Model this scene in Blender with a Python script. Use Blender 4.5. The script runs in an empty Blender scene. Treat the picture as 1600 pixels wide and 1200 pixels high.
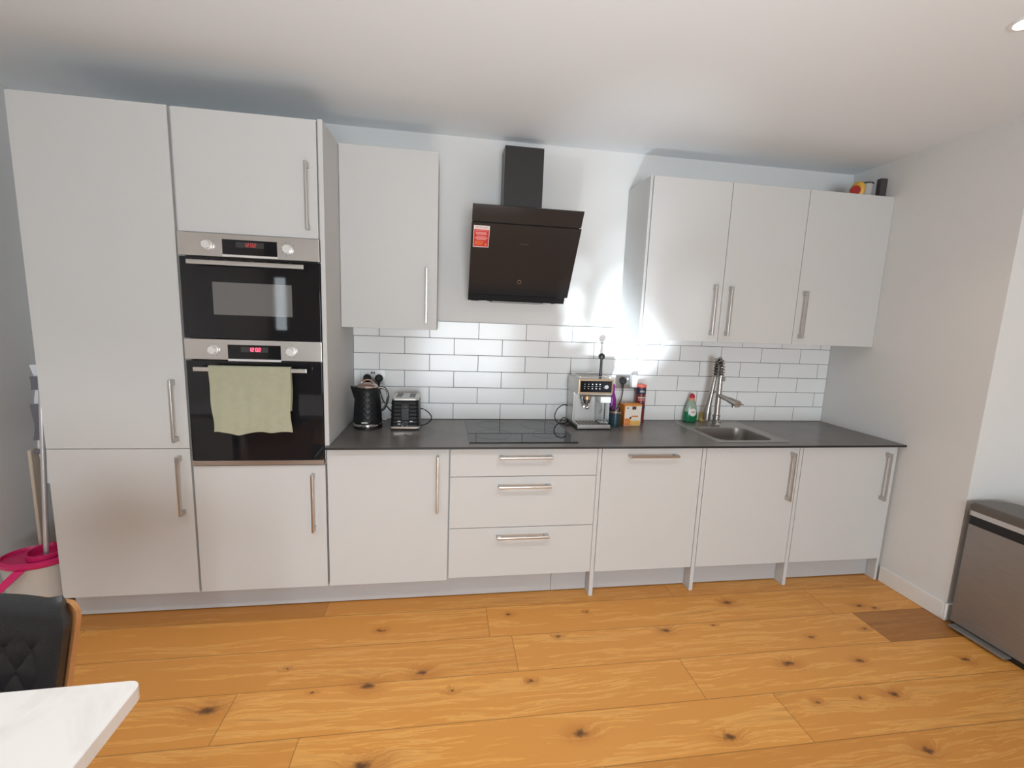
import bpy, bmesh, math, random
from mathutils import Vector, Matrix
random.seed(7)
scene = bpy.context.scene
COL = scene.collection
V = Vector
PI = math.pi

# ------------------------------------------------------------------ mesh builder
class MB:
    def __init__(self):
        self.bm = bmesh.new()
    def box(self, x0, x1, y0, y1, z0, z1, bev=0.0, seg=1, rot=None, piv=None):
        r = bmesh.ops.create_cube(self.bm, size=1.0)
        vs = r['verts']
        for v in vs:
            v.co = V(((x0+x1)/2 + v.co.x*(x1-x0), (y0+y1)/2 + v.co.y*(y1-y0), (z0+z1)/2 + v.co.z*(z1-z0)))
        if rot is not None:
            p = V(piv) if piv else V(((x0+x1)/2, (y0+y1)/2, (z0+z1)/2))
            for v in vs: v.co = p + rot @ (v.co - p)
        if bev > 0:
            es = list({e for v in vs for e in v.link_edges})
            bmesh.ops.bevel(self.bm, geom=es, offset=bev, segments=seg, affect='EDGES', profile=0.5)
        return self
    def prism(self, pts, vec):
        vec = V(vec)
        a = [self.bm.verts.new(V(p)) for p in pts]
        b = [self.bm.verts.new(V(p)+vec) for p in pts]
        n = len(pts)
        fs = [self.bm.faces.new(a), self.bm.faces.new(list(reversed(b)))]
        for i in range(n):
            fs.append(self.bm.faces.new([a[i], b[i], b[(i+1) % n], a[(i+1) % n]]))
        bmesh.ops.recalc_face_normals(self.bm, faces=fs)
        return self
    def rings(self, rings, cap=True, closed=False):
        bm = self.bm
        R = [[bm.verts.new(p) for p in r] for r in rings]
        n = len(R[0]); fs = []
        m = len(R)
        for i in range(m if closed else m-1):
            A, B = R[i], R[(i+1) % m]
            for j in range(n):
                fs.append(bm.faces.new([A[j], A[(j+1) % n], B[(j+1) % n], B[j]]))
        if cap and not closed:
            fs.append(bm.faces.new(list(reversed(R[0])))); fs.append(bm.faces.new(R[-1]))
        bmesh.ops.recalc_face_normals(bm, faces=fs)
        return self
    def cyl(self, p0, p1, r0, r1=None, n=20):
        r1 = r0 if r1 is None else r1
        p0, p1 = V(p0), V(p1)
        d = (p1-p0).normalized()
        a = d.orthogonal().normalized(); b = d.cross(a)
        ring = lambda p, r: [p + a*(r*math.cos(2*PI*i/n)) + b*(r*math.sin(2*PI*i/n)) for i in range(n)]
        return self.rings([ring(p0, r0), ring(p1, r1)])
    def lathe(self, c, prof, n=28, sx=1.0, sy=1.0, twist=0.0):
        c = V(c); rs = []
        for k, (r, z) in enumerate(prof):
            off = twist*(k % 2)*PI/n
            rs.append([V((c.x + sx*r*math.cos(2*PI*i/n+off), c.y + sy*r*math.sin(2*PI*i/n+off), c.z+z)) for i in range(n)])
        return self.rings(rs)
    def tube(self, pts, r, n=10, closed=False):
        P = [V(p) for p in pts]; rs = []
        up = None; m = len(P)
        for i, p in enumerate(P):
            if closed: t = P[(i+1) % m]-P[i-1]
            elif i == 0: t = P[1]-P[0]
            elif i == m-1: t = P[-1]-P[-2]
            else: t = P[i+1]-P[i-1]
            t.normalize()
            if up is None: up = t.orthogonal().normalized()
            up = (up - t*up.dot(t)).normalized()
            b = t.cross(up)
            rr = r[i] if isinstance(r, (list, tuple)) else r
            rs.append([p + up*(rr*math.cos(2*PI*k/n)) + b*(rr*math.sin(2*PI*k/n)) for k in range(n)])
        return self.rings(rs, closed=closed)
    def sphere(self, c, r, n=18, s=(1, 1, 1)):
        prof = []
        m = max(6, n//2)
        rs = []
        c = V(c)
        for k in range(m+1):
            t = -PI/2 + PI*k/m
            q = max(math.cos(t), 0.02)
            rs.append([V((c.x+s[0]*r*q*math.cos(2*PI*i/n), c.y+s[1]*r*q*math.sin(2*PI*i/n), c.z+s[2]*r*math.sin(t))) for i in range(n)])
        return self.rings(rs)
    def sheet(self, f, nu, nv, thick=0.0):
        g = [[self.bm.verts.new(V(f(i/nu, j/nv))) for j in range(nv+1)] for i in range(nu+1)]
        fs = []
        for i in range(nu):
            for j in range(nv):
                fs.append(self.bm.faces.new([g[i][j], g[i+1][j], g[i+1][j+1], g[i][j+1]]))
        if thick:
            bmesh.ops.recalc_face_normals(self.bm, faces=fs)
            bmesh.ops.solidify(self.bm, geom=fs, thickness=thick)
        return self

OFF = {}
def build(name, mb, mat, parent=None, smooth=35, loc=None):
    me = bpy.data.meshes.new(name)
    off = OFF.get(parent.name) if parent is not None else (V(loc) if loc is not None else V((0, 0, 0)))
    bmesh.ops.translate(mb.bm, verts=mb.bm.verts, vec=-off)
    mb.bm.to_mesh(me); mb.bm.free()
    me.materials.append(mat)
    if smooth:
        me.shade_smooth(); me.set_sharp_from_angle(angle=math.radians(smooth))
    o = bpy.data.objects.new(name, me); COL.objects.link(o)
    if smooth:
        wn = o.modifiers.new('weighted_normal', 'WEIGHTED_NORMAL'); wn.keep_sharp = True; wn.weight = 80
    if parent is not None:
        o.parent = parent
    else:
        o.location = off
    OFF[o.name] = off
    return o
def tag(o, label, cat, group=None):
    o['label'] = label; o['category'] = cat
    if group: o['group'] = group
    return o
def thing(name, label, cat, loc, group=None):
    o = bpy.data.objects.new(name, None); COL.objects.link(o)
    o.location = loc; o.empty_display_size = 0.05
    OFF[o.name] = V(loc)
    return tag(o, label, cat, group)
def struct(name, mb, mat, smooth=0):
    o = build(name, mb, mat, smooth=smooth); o['kind'] = 'structure'; return o
def text_part(name, body, size, mat, parent, origin, xdir, updir, depth=0.0004):
    cu = bpy.data.curves.new(name, 'FONT'); cu.body = body; cu.size = size
    cu.align_x = 'CENTER'; cu.align_y = 'CENTER'; cu.extrude = depth
    t = bpy.data.objects.new(name+'_tmp', cu); COL.objects.link(t)
    me = bpy.data.meshes.new_from_object(t.evaluated_get(bpy.context.evaluated_depsgraph_get()))
    bpy.data.objects.remove(t)
    x = V(xdir).normalized(); u = V(updir).normalized(); n = x.cross(u)
    M = Matrix((x, u, n)).transposed().to_4x4(); M.translation = V(origin)-OFF[parent.name]
    me.transform(M); me.materials.clear(); me.materials.append(mat); me.name = name
    o = bpy.data.objects.new(name, me); COL.objects.link(o); o.parent = parent
    OFF[o.name] = OFF[parent.name]
    return o

# ------------------------------------------------------------------ materials
def newmat(name):
    m = bpy.data.materials.new(name); m.use_nodes = True
    nt = m.node_tree; nt.nodes.clear()
    return m, nt
def nd(nt, t, **kw):
    n = nt.nodes.new(t)
    for k, v in kw.items():
        if k in ('operation', 'blend_type', 'data_type', 'noise_dimensions', 'feature', 'attribute_name', 'interpolation_type', 'wave_type', 'bands_direction', 'distance', 'uv_map'):
            setattr(n, k, v)
        else:
            n.inputs[k].default_value = v
    return n
def pbr(name, col, rough=0.5, metal=0.0, var=0.03, scale=40.0, bump=0.0, stretch=(1, 1, 1), spec=0.5, trans=0.0, ior=1.45, emit=None, estr=0.0, coat=0.0, sheen=0.0):
    m, nt = newmat(name); L = nt.links
    out = nd(nt, 'ShaderNodeOutputMaterial'); b = nd(nt, 'ShaderNodeBsdfPrincipled')
    L.new(b.outputs[0], out.inputs[0])
    tc = nd(nt, 'ShaderNodeTexCoord'); mp = nd(nt, 'ShaderNodeMapping')
    mp.inputs['Scale'].default_value = stretch
    L.new(tc.outputs['Object'], mp.inputs[0])
    no = nd(nt, 'ShaderNodeTexNoise', Scale=scale, Detail=4.0)
    L.new(mp.outputs[0], no.inputs['Vector'])
    mr = nd(nt, 'ShaderNodeMapRange'); mr.inputs['To Min'].default_value = 1-var; mr.inputs['To Max'].default_value = 1+var
    L.new(no.outputs['Fac'], mr.inputs[0])
    vm = nd(nt, 'ShaderNodeVectorMath', operation='SCALE'); vm.inputs[0].default_value = col[:3]
    L.new(mr.outputs[0], vm.inputs['Scale']); L.new(vm.outputs[0], b.inputs['Base Color'])
    rr = nd(nt, 'ShaderNodeMath', operation='MULTIPLY'); rr.inputs[1].default_value = rough
    L.new(mr.outputs[0], rr.inputs[0]); L.new(rr.outputs[0], b.inputs['Roughness'])
    b.inputs['Metallic'].default_value = metal; b.inputs['IOR'].default_value = ior
    b.inputs['Specular IOR Level'].default_value = spec
    b.inputs['Transmission Weight'].default_value = trans
    b.inputs['Coat Weight'].default_value = coat
    b.inputs['Sheen Weight'].default_value = sheen
    if emit: 
        b.inputs['Emission Color'].default_value = (*emit, 1); b.inputs['Emission Strength'].default_value = estr
    if bump:
        bp = nd(nt, 'ShaderNodeBump', Strength=bump, Distance=0.002)
        L.new(no.outputs['Fac'], bp.inputs['Height']); L.new(bp.outputs[0], b.inputs['Normal'])
    return m
def thin_glass(name, tint=(1, 1, 1), alpha=0.85, rough=0.02):
    m, nt = newmat(name); L = nt.links
    out = nd(nt, 'ShaderNodeOutputMaterial')
    t = nd(nt, 'ShaderNodeBsdfTransparent'); t.inputs[0].default_value = (*tint, 1)
    g = nd(nt, 'ShaderNodeBsdfGlossy', Roughness=rough)
    no = nd(nt, 'ShaderNodeTexNoise', Scale=8.0)
    fr = nd(nt, 'ShaderNodeFresnel', IOR=1.45)
    ad = nd(nt, 'ShaderNodeMath', operation='MULTIPLY_ADD'); ad.inputs[1].default_value = 0.02; 
    L.new(no.outputs['Fac'], ad.inputs[0]); L.new(fr.outputs[0], ad.inputs[2])
    mx = nd(nt, 'ShaderNodeMixShader')
    L.new(ad.outputs[0], mx.inputs[0]); L.new(t.outputs[0], mx.inputs[1]); L.new(g.outputs[0], mx.inputs[2])
    L.new(mx.outputs[0], out.inputs[0])
    return m

CABC = (0.60, 0.597, 0.590)
M_cab = pbr('grey_laminate', CABC, 0.5, var=0.012, scale=220, bump=0.02, spec=0.35)
M_carc = pbr('grey_carcass', (0.57, 0.56, 0.545), 0.5, var=0.012, scale=150, spec=0.3)
M_dark_gap = pbr('shadow_board', (0.10, 0.095, 0.09), 0.7)
M_wall = pbr('white_wall_paint', (0.75, 0.745, 0.735), 0.85, var=0.012, scale=60, bump=0.05, spec=0.2)
M_ceil = pbr('white_ceiling_paint', (0.82, 0.855, 0.885), 0.9, var=0.01, scale=50, bump=0.04, spec=0.15)
M_trim = pbr('white_satin_paint', (0.82, 0.80, 0.77), 0.4, var=0.01, scale=60)
M_plinth = pbr('pale_grey_plinth_board', (0.50, 0.495, 0.50), 0.35, var=0.02, scale=90, spec=0.4)
M_tile = pbr('white_glazed_tile', (0.85, 0.848, 0.845), 0.16, var=0.012, scale=9, spec=0.45, bump=0.03)
M_grout = pbr('dark_grout', (0.085, 0.085, 0.09), 0.9, var=0.15, scale=120)
M_steel = pbr('brushed_steel', (0.60, 0.57, 0.54), 0.30, 1.0, var=0.06, scale=60, stretch=(1, 1, 30))
M_handle = pbr('brushed_nickel', (0.57, 0.545, 0.52), 0.28, 1.0, var=0.05, scale=80)
M_handle_leg = M_handle
M_pole = pbr('mop_pole_steel', (0.62, 0.62, 0.63), 0.35, 0.6, var=0.03)
M_filter = pbr('hood_filter_mesh', (0.22, 0.21, 0.20), 0.5, 1.0, var=0.2, scale=120)
M_plate = pbr('socket_plate_steel', (0.36, 0.35, 0.34), 0.35, 1.0, var=0.05)
M_machine = pbr('light_brushed_steel', (0.56, 0.55, 0.54), 0.34, 0.85, var=0.04, scale=60, stretch=(1, 1, 20))
M_chrome = pbr('polished_chrome', (0.78, 0.77, 0.76), 0.10, 1.0, var=0.02)
M_copper = pbr('rose_metal', (0.60, 0.47, 0.42), 0.20, 1.0, var=0.03)
M_bronze = pbr('bronze_trim', (0.55, 0.42, 0.28), 0.3, 1.0, var=0.05)
M_blackglass = pbr('black_glass', (0.012, 0.012, 0.014), 0.03, var=0.02, spec=0.5)
M_hobglass = pbr('black_hob_glass', (0.016, 0.017, 0.018), 0.04, var=0.02, spec=0.7)
M_ovenwin = pbr('oven_window_glass', (0.15, 0.15, 0.145), 0.05, var=0.03, spec=0.6)
M_hood = pbr('black_hood_glass', (0.026, 0.026, 0.028), 0.12, var=0.02, spec=0.38)
M_duct = pbr('black_painted_steel', (0.03, 0.028, 0.027), 0.35, var=0.05, spec=0.5)
M_black = pbr('black_plastic', (0.012, 0.012, 0.013), 0.3, var=0.05)
M_blackgloss = pbr('black_gloss_plastic', (0.011, 0.011, 0.012), 0.40, var=0.03, spec=0.32)
M_rubber = pbr('black_rubber', (0.012, 0.012, 0.012), 0.55)
M_white = pbr('white_plastic', (0.82, 0.82, 0.81), 0.35, var=0.01)
M_knob = pbr('silver_knob', (0.86, 0.85, 0.84), 0.30, 0.6, var=0.02)
M_redled = pbr('red_led', (0.5, 0.02, 0.05), 0.4, emit=(1.0, 0.06, 0.12), estr=4.0)
M_dimled = pbr('dim_red_led', (0.25, 0.02, 0.02), 0.4, emit=(1.0, 0.1, 0.08), estr=0.35)
M_disp = pbr('display_glass', (0.05, 0.05, 0.052), 0.1, var=0.02)
M_lamp = pbr('lamp_lens', (0.9, 0.9, 0.88), 0.4, emit=(1.0, 0.94, 0.86), estr=14.0)
M_hoodlens = pbr('frosted_lens', (0.75, 0.75, 0.75), 0.4, var=0.02)
M_towel = pbr('sage_towel', (0.40, 0.40, 0.285), 0.95, var=0.10, scale=35, bump=0.6, sheen=0.3, spec=0.1)
M_red = pbr('red_print', (0.62, 0.03, 0.035), 0.4)
M_paper = pbr('white_paper', (0.82, 0.78, 0.76), 0.5)
M_pink_print = pbr('pale_red_print', (0.80, 0.33, 0.30), 0.5)
M_pink = pbr('pink_plastic', (0.62, 0.02, 0.14), 0.35)
M_bucket = pbr('white_grey_bucket_plastic', (0.55, 0.52, 0.48), 0.45)
M_teal = pbr('dark_teal_glaze', (0.022, 0.05, 0.065), 0.3)
M_purple = pbr('purple_plastic', (0.23, 0.015, 0.26), 0.25)
M_clear = thin_glass('clear_plastic', (0.93, 0.95, 0.95))
M_window = thin_glass('window_glass', (0.97, 0.99, 1.0))
M_orange = pbr('orange_card', (0.75, 0.26, 0.035), 0.5, var=0.05, scale=25)
M_label = pbr('cream_label', (0.82, 0.74, 0.66), 0.5)
M_oprint = pbr('orange_print', (0.80, 0.25, 0.06), 0.5, var=0.35, scale=60)
M_yprint = pbr('amber_print', (0.85, 0.50, 0.13), 0.5, var=0.3, scale=70)
M_brown = pbr('dark_brown_print', (0.06, 0.035, 0.03), 0.5)
M_canred = pbr('wine_red_tin', (0.20, 0.035, 0.035), 0.3, var=0.35, scale=30)
M_cancap = pbr('coral_lid', (0.80, 0.16, 0.10), 0.35)
M_navy = pbr('navy_print', (0.03, 0.03, 0.07), 0.4)
M_green = pbr('green_soap', (0.01, 0.17, 0.065), 0.12, var=0.05)
M_greenclear = pbr('pale_green_bottle', (0.33, 0.42, 0.33), 0.15, var=0.05)
M_orangecap = pbr('orange_neck', (0.70, 0.28, 0.16), 0.3)
M_redcap = pbr('red_cap', (0.50, 0.015, 0.035), 0.3)
M_yellow = pbr('yellow_sponge', (0.72, 0.52, 0.16), 0.9, var=0.1, scale=200, bump=0.5)
M_yellowbag = pbr('yellow_packet', (0.75, 0.42, 0.06), 0.35, var=0.12, scale=50)
M_darkred = pbr('dark_red_lid', (0.36, 0.02, 0.02), 0.4)
M_greytub = pbr('grey_translucent_tub', (0.42, 0.43, 0.43), 0.35)
M_charcoal = pbr('charcoal_card', (0.055, 0.045, 0.05), 0.5)
M_leather = pbr('black_leather', (0.018, 0.019, 0.021), 0.38, var=0.12, scale=160, bump=0.25, spec=0.5)
M_ply = pbr('bent_plywood', (0.50, 0.235, 0.09), 0.4, var=0.12, scale=18, stretch=(1, 1, 8))
M_binst = pbr('bin_brushed_steel', (0.33, 0.32, 0.31), 0.45, 0.72, var=0.10, scale=14, stretch=(1, 1, 6))
M_binlid = pbr('bin_lid_plastic', (0.12, 0.10, 0.085), 0.35, var=0.05)
M_bintrim = pbr('bin_silver_trim', (0.62, 0.62, 0.62), 0.3, 0.8)
M_cloth = pbr('white_cloth', (0.72, 0.73, 0.78), 0.9, var=0.06, scale=20, bump=0.3)
M_greystrap = pbr('grey_strap', (0.16, 0.155, 0.18), 0.8)
M_card = pbr('beige_card', (0.56, 0.47, 0.38), 0.8)
M_mop = pbr('mop_yarn', (0.35, 0.30, 0.32), 0.95, var=0.2, scale=80, bump=0.6)

def worktop_mat():
    m, nt = newmat('dark_grey_worktop'); L = nt.links
    out = nd(nt, 'ShaderNodeOutputMaterial'); b = nd(nt, 'ShaderNodeBsdfPrincipled'); L.new(b.outputs[0], out.inputs[0])
    tc = nd(nt, 'ShaderNodeTexCoord')
    n1 = nd(nt, 'ShaderNodeTexNoise', Scale=5.0, Detail=6.0, Roughness=0.6); n2 = nd(nt, 'ShaderNodeTexNoise', Scale=160.0, Detail=2.0)
    L.new(tc.outputs['Object'], n1.inputs[0]); L.new(tc.outputs['Object'], n2.inputs[0])
    a = nd(nt, 'ShaderNodeMath', operation='MULTIPLY_ADD'); a.inputs[1].default_value = 0.35
    L.new(n2.outputs['Fac'], a.inputs[0]); L.new(n1.outputs['Fac'], a.inputs[2])
    cr = nd(nt, 'ShaderNodeValToRGB')
    cr.color_ramp.elements[0].position = 0.45; cr.color_ramp.elements[0].color = (0.103, 0.093, 0.085, 1)
    cr.color_ramp.elements[1].position = 0.95; cr.color_ramp.elements[1].color = (0.18, 0.165, 0.151, 1)
    L.new(a.outputs[0], cr.inputs[0]); L.new(cr.outputs[0], b.inputs['Base Color'])
    b.inputs['Roughness'].default_value = 0.30; b.inputs['Specular IOR Level'].default_value = 0.5
    return m
M_top = worktop_mat()

def marble_mat():
    m, nt = newmat('white_marble_laminate'); L = nt.links
    out = nd(nt, 'ShaderNodeOutputMaterial'); b = nd(nt, 'ShaderNodeBsdfPrincipled'); L.new(b.outputs[0], out.inputs[0])
    tc = nd(nt, 'ShaderNodeTexCoord')
    n1 = nd(nt, 'ShaderNodeTexNoise', Scale=6.0, Detail=8.0, Roughness=0.6, Distortion=1.2)
    L.new(tc.outputs['Object'], n1.inputs[0])
    cr = nd(nt, 'ShaderNodeValToRGB')
    cr.color_ramp.elements[0].position = 0.3; cr.color_ramp.elements[0].color = (0.74, 0.72, 0.70, 1)
    cr.color_ramp.elements[1].position = 0.55; cr.color_ramp.elements[1].color = (0.84, 0.825, 0.81, 1)
    L.new(n1.outputs['Fac'], cr.inputs[0]); L.new(cr.outputs[0], b.inputs['Base Color'])
    b.inputs['Roughness'].default_value = 0.35
    return m
M_marble = marble_mat()

# oak floor: knots at their places, grain swirling round them
KNOTS = [(0.897,-1.166,.030),(1.119,-.983,.010),(1.482,-1.111,.026),(1.701,-1.059,.022),(1.518,-1.45,.030),(1.824,-1.169,.012),
 (1.263,-1.121,.009),(1.486,-.778,.014),(2.126,-.716,.012),(3.365,-.73,.022),(2.902,-.91,.020),(2.345,-.899,.012),
 (3.371,-1.176,.024),(3.728,-1.192,.016),(3.704,-1.381,.022),(3.333,-1.381,.012),(3.58,-1.617,.020),(2.862,-1.489,.022),
 (2.304,-1.411,.024),(2.163,-1.157,.013),(4.115,-.819,.018),(4.188,-.848,.012),(3.963,-.994,.014),(3.625,-1.024,.012),
 (3.173,-.897,.009),(4.265,-1.241,.018),(2.538,-.733,.009),(3.541,-1.381,.009)]
def knot_group():
    g = bpy.data.node_groups.new('oak_knot', 'ShaderNodeTree')
    I = g.interface
    I.new_socket('P', in_out='INPUT', socket_type='NodeSocketVector')
    I.new_socket('C', in_out='INPUT', socket_type='NodeSocketVector')
    I.new_socket('R', in_out='INPUT', socket_type='NodeSocketFloat')
    I.new_socket('D', in_out='INPUT', socket_type='NodeSocketFloat')
    I.new_socket('W', in_out='INPUT', socket_type='NodeSocketFloat')
    I.new_socket('D', in_out='OUTPUT', socket_type='NodeSocketFloat')
    I.new_socket('W', in_out='OUTPUT', socket_type='NodeSocketFloat')
    a = g.nodes.new('NodeGroupInput'); z = g.nodes.new('NodeGroupOutput'); L = g.links
    s = nd(g, 'ShaderNodeVectorMath', operation='SUBTRACT'); L.new(a.outputs['P'], s.inputs[0]); L.new(a.outputs['C'], s.inputs[1])
    sc = nd(g, 'ShaderNodeVectorMath', operation='MULTIPLY'); sc.inputs[1].default_value = (0.55, 1.0, 0.0); L.new(s.outputs[0], sc.inputs[0])
    ln = nd(g, 'ShaderNodeVectorMath', operation='LENGTH'); L.new(sc.outputs[0], ln.inputs[0])
    dv = nd(g, 'ShaderNodeMath', operation='DIVIDE'); L.new(ln.outputs['Value'], dv.inputs[0]); L.new(a.outputs['R'], dv.inputs[1])
    m1 = nd(g, 'ShaderNodeMapRange', interpolation_type='SMOOTHSTEP'); m1.inputs['From Min'].default_value = 1.25; m1.inputs['From Max'].default_value = 0.15
    L.new(dv.outputs[0], m1.inputs[0])
    mx = nd(g, 'ShaderNodeMath', operation='MAXIMUM'); L.new(m1.outputs[0], mx.inputs[0]); L.new(a.outputs['D'], mx.inputs[1])
    m2 = nd(g, 'ShaderNodeMapRange', interpolation_type='SMOOTHSTEP'); m2.inputs['From Min'].default_value = 4.0; m2.inputs['From Max'].default_value = 0.3
    L.new(dv.outputs[0], m2.inputs[0])
    ad = nd(g, 'ShaderNodeMath', operation='MAXIMUM'); L.new(m2.outputs[0], ad.inputs[0]); L.new(a.outputs['W'], ad.inputs[1])
    L.new(mx.outputs[0], z.inputs[0]); L.new(ad.outputs[0], z.inputs[1])
    return g
def floor_mat():
    m, nt = newmat('oak_planks'); L = nt.links
    out = nd(nt, 'ShaderNodeOutputMaterial'); b = nd(nt, 'ShaderNodeBsdfPrincipled'); L.new(b.outputs[0], out.inputs[0])
    tc = nd(nt, 'ShaderNodeTexCoord'); at = nd(nt, 'ShaderNodeAttribute', attribute_name='plank'); uv = nd(nt, 'ShaderNodeUVMap', uv_map='edge')
    sep = nd(nt, 'ShaderNodeSeparateColor'); L.new(at.outputs['Color'], sep.inputs[0])
    # wobble the position so knots are ragged
    wn = nd(nt, 'ShaderNodeTexNoise', Scale=38.0, Detail=3.0); L.new(tc.outputs['Object'], wn.inputs[0])
    ws = nd(nt, 'ShaderNodeVectorMath', operation='SUBTRACT'); ws.inputs[1].default_value = (.5, .5, .5); L.new(wn.outputs['Color'], ws.inputs[0])
    wm = nd(nt, 'ShaderNodeVectorMath', operation='MULTIPLY'); wm.inputs[1].default_value = (.05, .028, 0); L.new(ws.outputs[0], wm.inputs[0])
    P = nd(nt, 'ShaderNodeVectorMath', operation='ADD'); L.new(tc.outputs['Object'], P.inputs[0]); L.new(wm.outputs[0], P.inputs[1])
    g = knot_group(); dprev = wprev = None
    for x, y, r in KNOTS:
        n = nt.nodes.new('ShaderNodeGroup'); n.node_tree = g
        L.new(P.outputs[0], n.inputs['P']); n.inputs['C'].default_value = (x, y, 0); n.inputs['R'].default_value = r*0.7
        if dprev: L.new(dprev, n.inputs['D']); L.new(wprev, n.inputs['W'])
        dprev, wprev = n.outputs[0], n.outputs[1]
    # grain coordinates: stretched along the board, shifted per board, bent by knots
    cx = nd(nt, 'ShaderNodeSeparateXYZ'); L.new(tc.outputs['Object'], cx.inputs[0])
    low = nd(nt, 'ShaderNodeTexNoise', Scale=1.0, Detail=2.0)
    lm = nd(nt, 'ShaderNodeMapping'); lm.inputs['Scale'].default_value = (1.6, 5.0, 1); L.new(tc.outputs['Object'], lm.inputs[0]); 
    lmo = nd(nt, 'ShaderNodeCombineXYZ'); sm = nd(nt, 'ShaderNodeMath', operation='MULTIPLY'); sm.inputs[1].default_value = 37.0
    L.new(sep.outputs[1], sm.inputs[0]); L.new(sm.outputs[0], lmo.inputs[2]); L.new(lmo.outputs[0], lm.inputs['Location'])
    L.new(lm.outputs[0], low.inputs[0])
    yy = nd(nt, 'ShaderNodeMath', operation='MULTIPLY_ADD'); yy.inputs[1].default_value = 0.10; L.new(low.outputs['Fac'], yy.inputs[0]); L.new(cx.outputs[1], yy.inputs[2])
    y2 = nd(nt, 'ShaderNodeMath', operation='MULTIPLY_ADD'); y2.inputs[1].default_value = 0.035; L.new(wprev, y2.inputs[0]); L.new(yy.outputs[0], y2.inputs[2])
    cb = nd(nt, 'ShaderNodeCombineXYZ'); L.new(cx.outputs[0], cb.inputs[0]); L.new(y2.outputs[0], cb.inputs[1]); L.new(sm.outputs[0], cb.inputs[2])
    g1m = nd(nt, 'ShaderNodeMapping'); g1m.inputs['Scale'].default_value = (1.8, 42, 1); L.new(cb.outputs[0], g1m.inputs[0])
    g1 = nd(nt, 'ShaderNodeTexNoise', Scale=1.0, Detail=6.0, Roughness=0.62); L.new(g1m.outputs[0], g1.inputs[0])
    g2m = nd(nt, 'ShaderNodeMapping'); g2m.inputs['Scale'].default_value = (9, 260, 1); L.new(cb.outputs[0], g2m.inputs[0])
    g2 = nd(nt, 'ShaderNodeTexNoise', Scale=1.0, Detail=3.0); L.new(g2m.outputs[0], g2.inputs[0])
    g3m = nd(nt, 'ShaderNodeMapping'); g3m.inputs['Scale'].default_value = (1.3, 9, 1); L.new(cb.outputs[0], g3m.inputs[0])
    g3 = nd(nt, 'ShaderNodeTexNoise', Scale=1.0, Detail=3.0, Roughness=0.55); L.new(g3m.outputs[0], g3.inputs[0])
    s1 = nd(nt, 'ShaderNodeMath', operation='MULTIPLY_ADD'); s1.inputs[1].default_value = 0.35; L.new(g2.outputs['Fac'], s1.inputs[0]); L.new(g1.outputs['Fac'], s1.inputs[2])
    s2 = nd(nt, 'ShaderNodeMath', operation='MULTIPLY_ADD'); s2.inputs[1].default_value = 0.75; L.new(g3.outputs['Fac'], s2.inputs[0]); L.new(s1.outputs[0], s2.inputs[2])
    cr = nd(nt, 'ShaderNodeValToRGB'); e = cr.color_ramp.elements
    e[0].position = 0.62; e[0].color = (0.47, 0.175, 0.034, 1)
    e[1].position = 1.44; e[1].color = (0.86, 0.44, 0.118, 1)
    mid = e.new(1.0); mid.color = (0.73, 0.325, 0.070, 1)
    sc = nd(nt, 'ShaderNodeMath', operation='DIVIDE'); sc.inputs[1].default_value = 1.45
    for q in e: q.position = q.position/1.45
    L.new(s2.outputs[0], sc.inputs[0]); L.new(sc.outputs[0], cr.inputs[0])
    tone = nd(nt, 'ShaderNodeMix', data_type='RGBA', blend_type='MULTIPLY'); tone.inputs['Factor'].default_value = 1.0
    tr = nd(nt, 'ShaderNodeValToRGB'); te = tr.color_ramp.elements
    te[0].position = 0.0; te[0].color = (0.40, 0.33, 0.30, 1); te[1].position = 1.0; te[1].color = (1.10, 1.12, 1.15, 1)
    t2 = te.new(0.4); t2.color = (0.84, 0.80, 0.76, 1); t3 = te.new(0.7); t3.color = (1, 1, 1, 1)
    L.new(sep.outputs[0], tr.inputs[0]); L.new(cr.outputs[0], tone.inputs['A']); L.new(tr.outputs[0], tone.inputs['B'])
    # knot halo then knot core
    h = nd(nt, 'ShaderNodeMath', operation='MULTIPLY'); h.inputs[1].default_value = 0.5; L.new(wprev, h.inputs[0])
    hm = nd(nt, 'ShaderNodeMix', data_type='RGBA', blend_type='MULTIPLY'); hm.inputs['B'].default_value = (0.62, 0.46, 0.36, 1)
    L.new(h.outputs[0], hm.inputs['Factor']); L.new(tone.outputs['Result'], hm.inputs['A'])
    kd = nd(nt, 'ShaderNodeMath', operation='MULTIPLY'); kd.inputs[1].default_value = 0.85; L.new(dprev, kd.inputs[0])
    km = nd(nt, 'ShaderNodeMix', data_type='RGBA'); km.inputs['B'].default_value = (0.06, 0.025, 0.012, 1)
    L.new(kd.outputs[0], km.inputs['Factor']); L.new(hm.outputs['Result'], km.inputs['A'])
    # joints between boards
    us = nd(nt, 'ShaderNodeSeparateXYZ'); L.new(uv.outputs[0], us.inputs[0])
    mn = nd(nt, 'ShaderNodeMath', operation='MINIMUM'); L.new(us.outputs[0], mn.inputs[0]); L.new(us.outputs[1], mn.inputs[1])
    jr = nd(nt, 'ShaderNodeMapRange'); jr.inputs['From Min'].default_value = 0.0006; jr.inputs['From Max'].default_value = 0.0028; jr.inputs['To Min'].default_value = 0.6; jr.inputs['To Max'].default_value = 0.0
    L.new(mn.outputs[0], jr.inputs[0])
    jm = nd(nt, 'ShaderNodeMix', data_type='RGBA'); jm.inputs['B'].default_value = (0.16, 0.07, 0.02, 1)
    L.new(jr.outputs[0], jm.inputs['Factor']); L.new(km.outputs['Result'], jm.inputs['A'])
    L.new(jm.outputs['Result'], b.inputs['Base Color'])
    rr = nd(nt, 'ShaderNodeMapRange'); rr.inputs['To Min'].default_value = 0.30; rr.inputs['To Max'].default_value = 0.46
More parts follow.
